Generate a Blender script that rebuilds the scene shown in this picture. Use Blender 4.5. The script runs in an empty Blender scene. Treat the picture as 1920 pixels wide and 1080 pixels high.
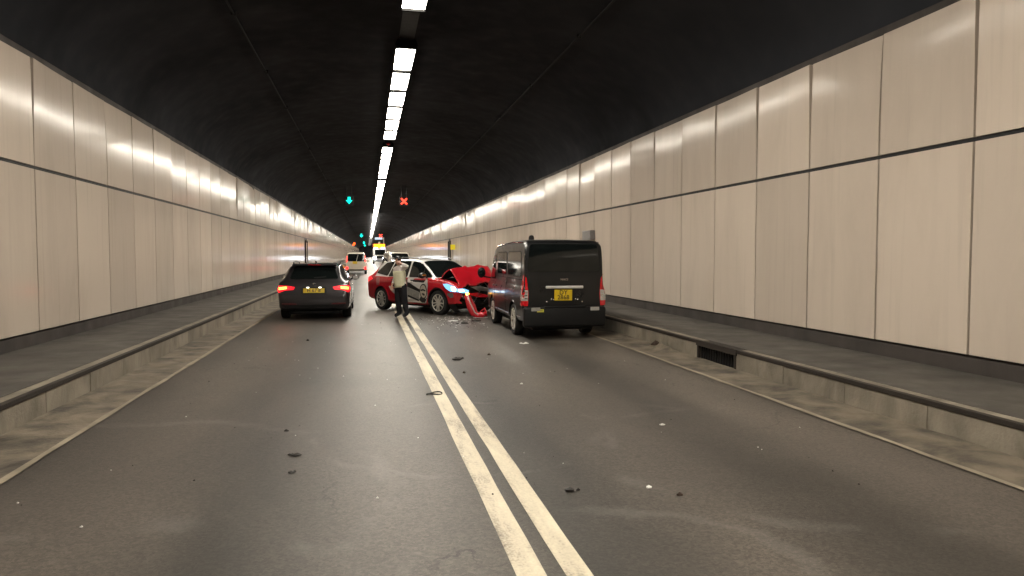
import bpy, bmesh, math, random
from math import sin, cos, pi, radians as R, sqrt, atan2
from mathutils import Vector, Matrix, Euler, geometry, noise as mnoise
from mathutils.bvhtree import BVHTree

random.seed(7)
S = bpy.context.scene
C = S.collection

# ------------------------------------------------------------------ camera, world, exposure
cam_d = bpy.data.cameras.new('camera')
cam_d.sensor_width = 36.0
cam_d.lens = 1340 / 1920 * 36
cam_d.clip_start = 0.05
cam_d.clip_end = 1500
cam = bpy.data.objects.new('camera', cam_d)
cam.location = (0, 0, 1.67)
cam.rotation_euler = (R(90 - 2.692), 0, -R(11.38))
C.objects.link(cam)
S.camera = cam

world = bpy.data.worlds.new('World')
S.world = world
world.use_nodes = True
# the place is a closed tunnel bore: no daylight gets in
world.node_tree.nodes['Background'].inputs[0].default_value = (0.01, 0.01, 0.012, 1)
world.node_tree.nodes['Background'].inputs[1].default_value = 0.05

S.render.engine = 'CYCLES'
S.cycles.use_denoising = True
S.cycles.max_bounces = 6
S.cycles.diffuse_bounces = 3
S.cycles.glossy_bounces = 3
S.cycles.use_adaptive_sampling = True
S.cycles.adaptive_threshold = 0.02
S.cycles.transmission_bounces = 6
S.cycles.caustics_reflective = False
S.cycles.caustics_refractive = False
S.cycles.sample_clamp_indirect = 6.0
S.view_settings.view_transform = 'Standard'
S.view_settings.look = 'None'
S.view_settings.exposure = 0.22
S.view_settings.gamma = 1.0

LAMP = 44.0          # emission of the ceiling luminaires

# ------------------------------------------------------------------ measures of the bore (metres)
XC = 0.94            # centre line
WR, WL = 6.85, -4.97 # faces of the side walls
KR, KL = 5.18, -3.30 # kerb faces
WALK = 0.29          # height of the walkways
Z0, Z1, Z2 = 0.50, 3.00, 4.66   # bottom, middle joint and top of the panels
PW = 1.567           # panel pitch
PY0 = 13.35          # a panel joint on the right
LZ = 6.70            # underside of the luminaires
YB, YE = -40.0, 420.0

# ------------------------------------------------------------------ materials
MATS = {}
def nodes(name):
    m = bpy.data.materials.new(name)
    m.use_nodes = True
    nt = m.node_tree
    b = nt.nodes['Principled BSDF']
    MATS[name] = m
    return m, nt, b

def pbr(name, col, rough=0.5, metal=0.0, coat=0.0, var=0.12, scale=6.0, bump=0.0, bscale=60.0, rvar=0.1, spec=0.5, emis=None, estr=0.0):
    m, nt, b = nodes(name)
    L = nt.links
    tc = nt.nodes.new('ShaderNodeTexCoord')
    n = nt.nodes.new('ShaderNodeTexNoise')
    n.inputs['Scale'].default_value = scale
    n.inputs['Detail'].default_value = 6
    n.inputs['Roughness'].default_value = 0.6
    L.new(tc.outputs['Object'], n.inputs['Vector'])
    mx = nt.nodes.new('ShaderNodeMix'); mx.data_type = 'RGBA'
    mx.inputs['A'].default_value = (*[c * (1 - var) for c in col], 1)
    mx.inputs['B'].default_value = (*[min(1, c * (1 + var)) for c in col], 1)
    L.new(n.outputs['Fac'], mx.inputs['Factor'])
    L.new(mx.outputs['Result'], b.inputs['Base Color'])
    mr = nt.nodes.new('ShaderNodeMapRange')
    mr.inputs['To Min'].default_value = max(0.0, rough - rvar)
    mr.inputs['To Max'].default_value = min(1.0, rough + rvar)
    L.new(n.outputs['Fac'], mr.inputs['Value'])
    L.new(mr.outputs['Result'], b.inputs['Roughness'])
    b.inputs['Metallic'].default_value = metal
    b.inputs['Coat Weight'].default_value = coat
    b.inputs['Coat Roughness'].default_value = 0.06
    b.inputs['Specular IOR Level'].default_value = spec
    if bump > 0:
        n2 = nt.nodes.new('ShaderNodeTexNoise')
        n2.inputs['Scale'].default_value = bscale
        n2.inputs['Detail'].default_value = 4
        L.new(tc.outputs['Object'], n2.inputs['Vector'])
        bp = nt.nodes.new('ShaderNodeBump')
        bp.inputs['Strength'].default_value = bump
        bp.inputs['Distance'].default_value = 0.01
        L.new(n2.outputs['Fac'], bp.inputs['Height'])
        L.new(bp.outputs['Normal'], b.inputs['Normal'])
    if emis:
        b.inputs['Emission Color'].default_value = (*emis, 1)
        b.inputs['Emission Strength'].default_value = estr
    return m

def N_sep(nt, colour):
    n = nt.nodes.new('ShaderNodeSeparateColor'); nt.links.new(colour, n.inputs[0]); return n.outputs[0]

def road_material():
    m, nt, b = nodes('asphalt')
    L = nt.links
    N = nt.nodes.new
    geo = N('ShaderNodeNewGeometry')
    sep = N('ShaderNodeSeparateXYZ'); L.new(geo.outputs['Position'], sep.inputs[0])
    def noise(scale, vec=None, detail=5, dist=0.0, rough=0.6):
        n = N('ShaderNodeTexNoise')
        n.inputs['Scale'].default_value = scale
        n.inputs['Detail'].default_value = detail
        n.inputs['Distortion'].default_value = dist
        n.inputs['Roughness'].default_value = rough
        L.new(vec if vec else geo.outputs['Position'], n.inputs['Vector'])
        return n.outputs['Fac']
    def mapping(sx, sy, rot=0):
        mp = N('ShaderNodeMapping')
        mp.inputs['Scale'].default_value = (sx, sy, 1)
        mp.inputs['Rotation'].default_value = (0, 0, rot)
        L.new(geo.outputs['Position'], mp.inputs['Vector'])
        return mp.outputs['Vector']
    def math_(op, a, bb=None):
        n = N('ShaderNodeMath'); n.operation = op
        for i, v in enumerate((a, bb)):
            if v is None: continue
            if isinstance(v, (int, float)): n.inputs[i].default_value = v
            else: L.new(v, n.inputs[i])
        return n.outputs[0]
    def ramp(v, a, b2):
        n = N('ShaderNodeMapRange'); n.inputs['From Min'].default_value = a; n.inputs['From Max'].default_value = b2
        n.interpolation_type = 'SMOOTHSTEP'
        L.new(v, n.inputs['Value']); return n.outputs['Result']
    # worn bands along the lanes: polished tyre tracks, oily strip between them
    wob = math_('MULTIPLY', math_('SUBTRACT', noise(0.25, mapping(1, 0.12)), 0.5), 1.1)
    xw = math_('ADD', sep.outputs['X'], wob)
    tracks = math_('MULTIPLY', math_('ADD', math_('COSINE', math_('MULTIPLY', math_('SUBTRACT', xw, 2.05), 2 * pi / 1.9)), 1.0), 0.5)
    streak = noise(1.6, mapping(1.2, 0.035), 6)
    fine = noise(170, None, 3)
    mid = noise(22, None, 6, 0.3, 0.7)
    patchy = ramp(noise(0.55, mapping(1, 0.45), 5, 0.6), 0.35, 0.7)
    # pale scuffs swept in arcs
    sc = None
    for cx, cy, rad, wd, st_ in ((0.9, 6.6, 1.35, 0.035, 1.0), (3.6, 5.4, 1.75, 0.05, 0.8), (-2.2, 5.2, 2.35, 0.06, 0.9), (1.2, 3.3, 1.15, 0.05, 0.7), (4.4, 9.5, 2.6, 0.06, 0.5), (-1.6, 3.0, 1.7, 0.07, 0.8)):
        dx = math_('SUBTRACT', sep.outputs['X'], cx); dy = math_('SUBTRACT', sep.outputs['Y'], cy)
        dist = math_('SQRT', math_('ADD', math_('MULTIPLY', dx, dx), math_('MULTIPLY', dy, dy)))
        dist = math_('ADD', dist, math_('MULTIPLY', math_('SUBTRACT', noise(1.7, None, 4), 0.5), 0.5))
        band = math_('SUBTRACT', 1.0, ramp(math_('ABSOLUTE', math_('SUBTRACT', dist, rad)), wd * 0.2, wd * 2.2))
        band = math_('MULTIPLY', math_('MULTIPLY', band, ramp(noise(0.8, None, 5, 0.8), 0.44, 0.62)), st_)
        sc = band if sc is None else math_('MAXIMUM', sc, band)
    sc = math_('MAXIMUM', sc, math_('MULTIPLY', ramp(noise(1.1, mapping(1.0, 0.8), 7, 1.2, 0.7), 0.60, 0.78), 0.55))
    f = math_('ADD', math_('MULTIPLY', tracks, 0.30), math_('MULTIPLY', streak, 0.40))
    f = math_('ADD', f, math_('MULTIPLY', patchy, 0.22))
    cr = N('ShaderNodeValToRGB')
    e = cr.color_ramp.elements
    e[0].position = 0.22; e[0].color = (0.040, 0.0352, 0.0308, 1)
    e[1].position = 0.72; e[1].color = (0.114, 0.097, 0.082, 1)
    L.new(f, cr.inputs[0])
    mul = N('ShaderNodeMix'); mul.data_type = 'RGBA'; mul.blend_type = 'MULTIPLY'; mul.inputs['Factor'].default_value = 0.75
    L.new(cr.outputs[0], mul.inputs['A'])
    g = N('ShaderNodeMapRange'); g.inputs['From Min'].default_value = 0.3; g.inputs['From Max'].default_value = 0.72
    g.inputs['To Min'].default_value = 0.35; g.inputs['To Max'].default_value = 1.65
    L.new(math_('ADD', math_('MULTIPLY', fine, 0.55), math_('MULTIPLY', mid, 0.45)), g.inputs['Value'])
    cmb = N('ShaderNodeCombineColor'); [L.new(g.outputs[0], cmb.inputs[i]) for i in range(3)]
    L.new(cmb.outputs[0], mul.inputs['B'])
    b.inputs['Specular IOR Level'].default_value = 0.38
    # coarse chippings, hairline cracks, oil drips
    vor = N('ShaderNodeTexVoronoi'); vor.inputs['Scale'].default_value = 60; L.new(geo.outputs['Position'], vor.inputs['Vector'])
    chip = math_('ADD', 0.70, math_('MULTIPLY', N_sep(nt, vor.outputs['Color']), 0.60))
    cv = N('ShaderNodeTexVoronoi'); cv.feature = 'DISTANCE_TO_EDGE'; cv.inputs['Scale'].default_value = 0.42
    wv = N('ShaderNodeVectorMath'); wv.operation = 'ADD'
    wn = N('ShaderNodeTexNoise'); wn.inputs['Scale'].default_value = 2.2; wn.inputs['Detail'].default_value = 6; L.new(geo.outputs['Position'], wn.inputs['Vector'])
    L.new(geo.outputs['Position'], wv.inputs[0]); L.new(wn.outputs['Color'], wv.inputs[1]); L.new(wv.outputs[0], cv.inputs['Vector'])
    crack = math_('MULTIPLY', math_('SUBTRACT', 1.0, ramp(cv.outputs['Distance'], 0.002, 0.007)), ramp(noise(0.35, None, 3), 0.50, 0.62))
    dv = N('ShaderNodeTexVoronoi'); dv.inputs['Scale'].default_value = 2.3; L.new(geo.outputs['Position'], dv.inputs['Vector'])
    drip = math_('MULTIPLY', math_('SUBTRACT', 1.0, ramp(math_('ADD', dv.outputs['Distance'], math_('MULTIPLY', mid, 0.12)), 0.08, 0.17)), ramp(noise(0.9, mapping(1, 0.3), 3), 0.50, 0.66))
    shade = math_('MULTIPLY', chip, math_('SUBTRACT', 1.0, math_('MAXIMUM', math_('MULTIPLY', crack, 0.6), math_('MULTIPLY', drip, 0.55))))
    m2 = N('ShaderNodeMix'); m2.data_type = 'RGBA'; m2.blend_type = 'MULTIPLY'; m2.inputs['Factor'].default_value = 1.0
    cm2 = N('ShaderNodeCombineColor'); [L.new(shade, cm2.inputs[i]) for i in range(3)]
    L.new(mul.outputs['Result'], m2.inputs['A']); L.new(cm2.outputs[0], m2.inputs['B'])
    mul = m2
    mix = N('ShaderNodeMix'); mix.data_type = 'RGBA'
    mix.inputs['B'].default_value = (0.22, 0.205, 0.19, 1)
    L.new(math_('MULTIPLY', sc, 0.27), mix.inputs['Factor'])
    L.new(mul.outputs['Result'], mix.inputs['A'])
    L.new(mix.outputs['Result'], b.inputs['Base Color'])
    rr = N('ShaderNodeMapRange'); rr.inputs['To Min'].default_value = 0.34; rr.inputs['To Max'].default_value = 0.60
    L.new(math_('ADD', math_('MULTIPLY', mid, 0.5), math_('MULTIPLY', streak, 0.5)), rr.inputs['Value'])
    L.new(rr.outputs[0], b.inputs['Roughness'])
    bp = N('ShaderNodeBump'); bp.inputs['Strength'].default_value = 0.35; bp.inputs['Distance'].default_value = 0.006
    L.new(math_('ADD', fine, math_('MULTIPLY', mid, 0.6)), bp.inputs['Height'])
    L.new(bp.outputs['Normal'], b.inputs['Normal'])
    return m

def grime_material(name, col, dirt, rough, amount, sx=1.0, sz=0.25, lo=0.45, hi=0.75, bump=0.0, spec=0.5, detail=8, drips=0.0):
    """a painted or enamelled surface with run-down dirt"""
    m, nt, b = nodes(name)
    L = nt.links; N = nt.nodes.new
    geo = N('ShaderNodeNewGeometry')
    mp = N('ShaderNodeMapping'); mp.inputs['Scale'].default_value = (sx, sx, sz)
    L.new(geo.outputs['Position'], mp.inputs['Vector'])
    n = N('ShaderNodeTexNoise'); n.inputs['Scale'].default_value = 1.3; n.inputs['Detail'].default_value = detail; n.inputs['Roughness'].default_value = 0.62
    n.inputs['Distortion'].default_value = 0.4
    L.new(mp.outputs[0], n.inputs['Vector'])
    r = N('ShaderNodeMapRange'); r.inputs['From Min'].default_value = lo; r.inputs['From Max'].default_value = hi
    r.inputs['To Max'].default_value = amount
    L.new(n.outputs['Fac'], r.inputs['Value'])
    mx = N('ShaderNodeMix'); mx.data_type = 'RGBA'
    mx.inputs['A'].default_value = (*col, 1); mx.inputs['B'].default_value = (*dirt, 1)
    L.new(r.outputs[0], mx.inputs['Factor'])
    if drips:
        mp2 = N('ShaderNodeMapping'); mp2.inputs['Scale'].default_value = (9, 9, 0.32); L.new(geo.outputs['Position'], mp2.inputs['Vector'])
        nd = N('ShaderNodeTexNoise'); nd.inputs['Scale'].default_value = 1.0; nd.inputs['Detail'].default_value = 5; L.new(mp2.outputs[0], nd.inputs['Vector'])
        rd = N('ShaderNodeMapRange'); rd.inputs['From Min'].default_value = 0.58; rd.inputs['From Max'].default_value = 0.80; rd.inputs['To Max'].default_value = drips
        L.new(nd.outputs['Fac'], rd.inputs['Value'])
        md_ = N('ShaderNodeMix'); md_.data_type = 'RGBA'; md_.inputs['B'].default_value = (*[c * 0.6 for c in dirt], 1)
        L.new(rd.outputs[0], md_.inputs['Factor']); L.new(mx.outputs['Result'], md_.inputs['A']); mx = md_
    oi = N('ShaderNodeObjectInfo')
    hs = N('ShaderNodeHueSaturation')
    rv = N('ShaderNodeMapRange'); rv.inputs['To Min'].default_value = 0.86; rv.inputs['To Max'].default_value = 1.06
    L.new(oi.outputs['Random'], rv.inputs['Value']); L.new(rv.outputs[0], hs.inputs['Value'])
    L.new(mx.outputs['Result'], hs.inputs['Color'])
    L.new(hs.outputs['Color'], b.inputs['Base Color'])
    n2 = N('ShaderNodeTexNoise'); n2.inputs['Scale'].default_value = 2.2; n2.inputs['Detail'].default_value = 5
    L.new(geo.outputs['Position'], n2.inputs['Vector'])
    rr = N('ShaderNodeMapRange'); rr.inputs['To Min'].default_value = max(0.02, rough * 0.6); rr.inputs['To Max'].default_value = rough * 1.5
    L.new(n2.outputs['Fac'], rr.inputs['Value']); L.new(rr.outputs[0], b.inputs['Roughness'])
    b.inputs['Specular IOR Level'].default_value = spec
    if bump:
        n3 = N('ShaderNodeTexNoise'); n3.inputs['Scale'].default_value = 35; n3.inputs['Detail'].default_value = 5
        L.new(geo.outputs['Position'], n3.inputs['Vector'])
        bp = N('ShaderNodeBump'); bp.inputs['Strength'].default_value = bump; bp.inputs['Distance'].default_value = 0.01
        L.new(n3.outputs['Fac'], bp.inputs['Height']); L.new(bp.outputs['Normal'], b.inputs['Normal'])
    return m

def emit(name, col, strength):
    m, nt, b = nodes(name)
    b.inputs['Base Color'].default_value = (*[min(1, c * 0.6) for c in col], 1)
    b.inputs['Emission Color'].default_value = (*col, 1)
    b.inputs['Emission Strength'].default_value = strength
    b.inputs['Roughness'].default_value = 0.3
    return m

def line_paint():
    m, nt, b = nodes('line_paint')
    L = nt.links; N = nt.nodes.new
    geo = N('ShaderNodeNewGeometry')
    mp = N('ShaderNodeMapping'); mp.inputs['Scale'].default_value = (3, 0.5, 1); L.new(geo.outputs['Position'], mp.inputs['Vector'])
    n = N('ShaderNodeTexNoise'); n.inputs['Scale'].default_value = 1.6; n.inputs['Detail'].default_value = 9; n.inputs['Roughness'].default_value = 0.68
    L.new(mp.outputs[0], n.inputs['Vector'])
    n2 = N('ShaderNodeTexNoise'); n2.inputs['Scale'].default_value = 60; n2.inputs['Detail'].default_value = 4; L.new(geo.outputs['Position'], n2.inputs['Vector'])
    ad = N('ShaderNodeMath'); ad.operation = 'MULTIPLY_ADD'; ad.inputs[1].default_value = 0.35; L.new(n2.outputs['Fac'], ad.inputs[0]); L.new(n.outputs['Fac'], ad.inputs[2])
    cr = N('ShaderNodeValToRGB'); e = cr.color_ramp.elements
    e[0].position = 0.50; e[0].color = (0.68, 0.61, 0.46, 1)
    e[1].position = 0.90; e[1].color = (0.12, 0.10, 0.08, 1)
    k = cr.color_ramp.elements.new(0.70); k.color = (0.54, 0.475, 0.36, 1)
    k = cr.color_ramp.elements.new(0.80); k.color = (0.34, 0.29, 0.22, 1)
    L.new(ad.outputs[0], cr.inputs[0]); L.new(cr.outputs[0], b.inputs['Base Color'])
    b.inputs['Roughness'].default_value = 0.55
    bp = N('ShaderNodeBump'); bp.inputs['Strength'].default_value = 0.3; bp.inputs['Distance'].default_value = 0.004
    L.new(n2.outputs['Fac'], bp.inputs['Height']); L.new(bp.outputs['Normal'], b.inputs['Normal'])
    return m

M_road = road_material()
M_line = line_paint()
M_edge = pbr('worn_edge_paint', (0.24, 0.205, 0.15), 0.7, var=0.85, scale=2.5, bump=0.3)
M_panel = grime_material('panel_enamel', (0.63, 0.54, 0.458), (0.39, 0.325, 0.27), 0.135, 0.32, spec=0.068, drips=0.16)
M_backing = grime_material('wall_backing', (0.055, 0.045, 0.04), (0.02, 0.018, 0.017), 0.7, 0.8, bump=0.3)
M_ceil = grime_material('ceiling_black', (0.034, 0.0355, 0.041), (0.015, 0.0155, 0.018), 0.85, 0.9, 0.16, 0.16, 0.34, 0.70, bump=0.0, spec=0.05, detail=2)  # black lifted towards blue: windscreen glare haze put into the base colour
M_walk = grime_material('walkway_concrete', (0.10, 0.09, 0.078), (0.045, 0.04, 0.035), 0.75, 0.9, 1.2, 1.0, 0.35, 0.7, bump=0.5)
M_kerb = grime_material('kerb_concrete', (0.27, 0.235, 0.185), (0.10, 0.085, 0.065), 0.8, 0.9, 1.4, 0.8, 0.4, 0.72, bump=0.6)
M_gutter = grime_material('gutter_concrete', (0.185, 0.152, 0.112), (0.042, 0.035, 0.028), 0.75, 0.95, 1.6, 1.0, 0.38, 0.66, bump=0.8)
M_nosing = pbr('rusty_nosing', (0.018, 0.012, 0.008), 0.8, 0.1, var=0.5, scale=20, bump=0.3)
M_conduit = pbr('conduit_steel', (0.018, 0.018, 0.020), 0.8, 0.0, var=0.3, spec=0.2)
M_lampbox = pbr('lamp_housing_steel', (0.007, 0.007, 0.007), 0.8, 0.0, spec=0.1)
M_lamp = emit('lamp_diffuser_glow', (1.0, 0.93, 0.80), LAMP)
M_black = pbr('black_plastic', (0.009, 0.009, 0.0095), 0.5, var=0.3, bump=0.1, spec=0.25)
M_rubber = pbr('tyre_rubber', (0.012, 0.012, 0.012), 0.8, var=0.3, bump=0.3)
M_glass = pbr('dark_glass', (0.006, 0.008, 0.008), 0.06, var=0.2, rvar=0.02, spec=0.45)
M_alloy = pbr('alloy_rim', (0.66, 0.62, 0.56), 0.32, 0.45, var=0.1)
M_disc = pbr('brake_disc', (0.022, 0.022, 0.022), 0.5, 0.3)
M_chrome = pbr('chrome', (0.75, 0.74, 0.72), 0.12, 1.0, rvar=0.05)
M_darkred = pbr('dark_red_lens', (0.10, 0.006, 0.008), 0.3, var=0.2)
M_satin = pbr('satin_chrome', (0.72, 0.70, 0.68), 0.35, 0.25)
M_redlens = pbr('red_lens', (0.60, 0.010, 0.016), 0.12, coat=1, var=0.25, scale=30)
M_clearlens = pbr('clear_lens', (0.55, 0.53, 0.50), 0.12, 0.3, coat=1, var=0.3, scale=40)
M_plate = pbr('yellow_plate', (0.66, 0.45, 0.012), 0.4, var=0.08)
M_ink = pbr('plate_ink', (0.01, 0.01, 0.01), 0.5)
M_bmw = pbr('charcoal_paint', (0.029, 0.025, 0.028), 0.33, 0.35, coat=0.9, var=0.05, rvar=0.03, scale=2, spec=0.35)
M_van = pbr('black_van_paint', (0.0075, 0.0078, 0.0085), 0.30, 0.0, coat=0.35, var=0.25, scale=3, spec=0.3)
M_red = pbr('red_paint', (0.56, 0.008, 0.020), 0.32, 0.1, coat=1, var=0.1)
M_white = pbr('white_paint', (0.66, 0.63, 0.60), 0.32, coat=1, var=0.06)
M_cream = pbr('cream_paint', (0.60, 0.54, 0.45), 0.35, coat=1, var=0.06)
M_vinyl = pbr('black_vinyl', (0.020, 0.019, 0.019), 0.35, var=0.2)
M_vinylgrey = pbr('grey_vinyl', (0.30, 0.29, 0.27), 0.4, var=0.4, scale=14)
M_engine = pbr('engine_parts', (0.030, 0.030, 0.031), 0.5, 0.5, var=0.7, scale=18, bump=0.4)
M_steelgrey = pbr('bent_steel', (0.30, 0.30, 0.31), 0.4, 0.8, var=0.3, scale=12)
M_skin = pbr('skin', (0.55, 0.31, 0.23), 0.5, var=0.12, scale=20)
M_hair = pbr('black_hair', (0.012, 0.010, 0.009), 0.5, bump=0.5, bscale=90)
M_shirt = pbr('pale_shirt', (0.90, 0.82, 0.78), 0.85, var=0.12, scale=10, bump=0.3, bscale=25)
M_vest = pbr('lime_vest', (0.84, 0.81, 0.58), 0.8, var=0.2, scale=9, bump=0.4, bscale=22)
M_vestband = pbr('reflective_band', (0.55, 0.53, 0.50), 0.4, 0.2, var=0.15)
M_trouser = pbr('navy_trousers', (0.006, 0.0065, 0.010), 0.85, var=0.3, scale=8, bump=0.4, bscale=20)
M_shoe = pbr('black_shoe', (0.010, 0.010, 0.010), 0.4)

E_tail = emit('tail_lamp_red', (1.0, 0.006, 0.006), 9)
E_tailhot = emit('tail_lamp_core', (1.0, 0.28, 0.04), 9)
E_taildim = emit('tail_lamp_dim', (1.0, 0.015, 0.03), 0.8)
E_head = emit('headlamp_white', (0.78, 0.92, 1.0), 7)
E_headdim = emit('headlamp_blue_edge', (0.22, 0.55, 1.0), 1.1)
E_headfar = emit('far_headlamp', (0.85, 0.92, 1.0), 30)
E_blue = emit('blue_lamp', (0.45, 0.55, 1.0), 12)
E_amber = emit('amber_lamp', (1.0, 0.42, 0.03), 14)
E_board = emit('amber_board', (1.0, 0.31, 0.005), 3.0)
E_green = emit('green_signal', (0.0, 0.80, 0.62), 1.6)
E_redsig = emit('red_signal', (1.0, 0.012, 0.012), 1.0)
E_redcross = emit('red_cross_core', (1.0, 0.05, 0.025), 3.0)
E_bar = emit('light_bar_white', (0.80, 0.92, 1.0), 18)

# ------------------------------------------------------------------ mesh helpers
class MB:
    def __init__(s): s.v = []; s.f = []; s.m = []
    def add(s, vs, fs, mi=0):
        o = len(s.v); s.v += [tuple(p) for p in vs]; s.f += [tuple(i + o for i in f) for f in fs]; s.m += [mi] * len(fs); return s
    def box(s, x0, x1, y0, y1, z0, z1, mi=0, M=None):
        vs = [Vector((x, y, z)) for x in (x0, x1) for y in (y0, y1) for z in (z0, z1)]
        if M: vs = [M @ p for p in vs]
        return s.add(vs, [(0, 1, 3, 2), (4, 6, 7, 5), (0, 4, 5, 1), (2, 3, 7, 6), (0, 2, 6, 4), (1, 5, 7, 3)], mi)
    def prism(s, pts, axis, a, b, mi=0):
        """polygon pts (u,v) extruded along axis from a to b"""
        n = len(pts)
        def P(u, v, w): return (w, u, v) if axis == 'x' else ((u, w, v) if axis == 'y' else (u, v, w))
        vs = [P(u, v, a) for u, v in pts] + [P(u, v, b) for u, v in pts]
        fs = [tuple(range(n)), tuple(reversed(range(n, 2 * n)))] + [(i, i + n, (i + 1) % n + n, (i + 1) % n) for i in range(n)]
        return s.add(vs, fs, mi)
    def lathe(s, prof, axis='y', n=28, c=(0, 0, 0), mi=0, a0=0.0, a1=2 * pi):
        """prof: (r, h) list; revolve around axis"""
        full = abs(a1 - a0 - 2 * pi) < 1e-6
        k = n if full else n + 1
        vs = []
        for i in range(k):
            a = a0 + (a1 - a0) * i / n
            for r, h in prof:
                u, w = r * cos(a), r * sin(a)
                p = (u, h, w) if axis == 'y' else ((h, u, w) if axis == 'x' else (u, w, h))
                vs.append((p[0] + c[0], p[1] + c[1], p[2] + c[2]))
        q = len(prof); fs = []
        for i in range(n):
            j = (i + 1) % k
            for t in range(q - 1):
                fs.append((i * q + t, j * q + t, j * q + t + 1, i * q + t + 1))
        return s.add(vs, fs, mi)
    def tube(s, pts, r, n=8, mi=0, rr=None):
        pts = [Vector(p) for p in pts]; vs = []
        for i, p in enumerate(pts):
            d = (pts[min(i + 1, len(pts) - 1)] - pts[max(i - 1, 0)]).normalized()
            a = d.cross(Vector((0, 0, 1)));
            if a.length < 0.05: a = d.cross(Vector((1, 0, 0)))
            a.normalize(); b = d.cross(a)
            q = rr[i] if rr else r
            vs += [p + (a * cos(2 * pi * k / n) + b * sin(2 * pi * k / n)) * q for k in range(n)]
        fs = [(i * n + k, i * n + (k + 1) % n, (i + 1) * n + (k + 1) % n, (i + 1) * n + k) for i in range(len(pts) - 1) for k in range(n)]
        fs += [tuple(reversed(range(n))), tuple(range((len(pts) - 1) * n, len(pts) * n))]
        return s.add(vs, fs, mi)
    def ball(s, c, rx, ry=None, rz=None, n=14, m=9, mi=0):
        ry = ry or rx; rz = rz or rx
        vs = [(c[0], c[1], c[2] - rz)]
        for j in range(1, m):
            t = -pi / 2 + pi * j / m
            vs += [(c[0] + rx * cos(t) * cos(2 * pi * i / n), c[1] + ry * cos(t) * sin(2 * pi * i / n), c[2] + rz * sin(t)) for i in range(n)]
        vs.append((c[0], c[1], c[2] + rz)); top = len(vs) - 1
        fs = [(0, 1 + (i + 1) % n, 1 + i) for i in range(n)]
        for j in range(m - 2):
            fs += [(1 + j * n + i, 1 + j * n + (i + 1) % n, 1 + (j + 1) * n + (i + 1) % n, 1 + (j + 1) * n + i) for i in range(n)]
        fs += [(top, 1 + (m - 2) * n + i, 1 + (m - 2) * n + (i + 1) % n) for i in range(n)]
        return s.add(vs, fs, mi)
    def mesh(s, name, smooth=None, bevel=0.0, seg=2):
        me = bpy.data.meshes.new(name)
        me.from_pydata(s.v, [], s.f)
        me.polygons.foreach_set('material_index', s.m)
        bm = bmesh.new(); bm.from_mesh(me)
        bmesh.ops.recalc_face_normals(bm, faces=bm.faces)
        if bevel > 0:
            ed = [e for e in bm.edges if len(e.link_faces) == 2 and e.calc_face_angle(0) > 0.5]
            bmesh.ops.bevel(bm, geom=ed, offset=bevel, segments=seg, profile=0.5, affect='EDGES', clamp_overlap=True)
        bm.to_mesh(me); bm.free()
        if smooth is not None:
            me.polygons.foreach_set('use_smooth', [True] * len(me.polygons))
            me.set_sharp_from_angle(angle=R(smooth))
        me.update()
        return me

def ob(name, me, mats, parent=None, loc=(0, 0, 0), rot=(0, 0, 0)):
    if isinstance(me, MB): me = me.mesh(name)
    o = bpy.data.objects.new(name, me)
    C.objects.link(o)
    if mats is not None and len(me.materials) == 0:
        for m in (mats if isinstance(mats, (list, tuple)) else [mats]): me.materials.append(m)
    o.parent = parent; o.location = loc; o.rotation_euler = rot
    return o
def empty(name, loc=(0, 0, 0), rz=0.0, parent=None):
    o = bpy.data.objects.new(name, None); C.objects.link(o)
    o.location = loc; o.rotation_euler = (0, 0, rz); o.parent = parent; o.empty_display_size = 0.2
    return o
def tag(o, label=None, cat=None, group=None, kind=None):
    if label: o['label'] = label
    if cat: o['category'] = cat
    if group: o['group'] = group
    if kind: o['kind'] = kind
    return o
def copy_tree(o, parent=None):
    c = o.copy(); C.objects.link(c); c.parent = parent
    for ch in list(o.children): copy_tree(ch, c)
    return c
def text_mesh(txt, size, depth=0.002, name='lettering'):
    cu = bpy.data.curves.new(name, 'FONT'); cu.body = txt; cu.size = size; cu.align_x = 'CENTER'; cu.align_y = 'CENTER'
    cu.extrude = depth; cu.offset = size * 0.012; cu.resolution_u = 3
    t = bpy.data.objects.new(name, cu); C.objects.link(t)
    bpy.context.view_layer.update()
    me = bpy.data.meshes.new_from_object(t.evaluated_get(bpy.context.evaluated_depsgraph_get()))
    bpy.data.objects.remove(t); bpy.data.curves.remove(cu)
    me.name = name
    me.materials.clear()
    return me

# ------------------------------------------------------------------ setting: road, markings, kerbs, walkways
def strip_x(x0, x1, z, ys, name, mat, jit=0.0):
    vs, fs = [], []
    for y in ys:
        vs += [(x0 + random.uniform(-jit, jit), y, z), (x1 + random.uniform(-jit, jit), y, z)]
    fs = [(2 * i, 2 * i + 1, 2 * i + 3, 2 * i + 2) for i in range(len(ys) - 1)]
    return ob(name, MB().add(vs, fs), mat)
ys_near = [-4 + 0.5 * i for i in range(120)] + [56 + 6 * i for i in range(61)]
tag(strip_x(KL - 0.05, KR + 0.05, 0.0, [YB, 0, 30, 60, 120, 240, YE], 'road', M_road), kind='structure')
for x0, x1 in ((0.742, 0.895), (0.992, 1.132)):
    tag(strip_x(x0, x1, 0.005, ys_near, 'lane_marking', M_line, 0.004), kind='structure')
for x0, x1 in ((4.50, 4.565), (-2.69, -2.625)):
    tag(strip_x(x0, x1, 0.010, ys_near, 'edge_marking', M_edge, 0.012), kind='structure')
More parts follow.
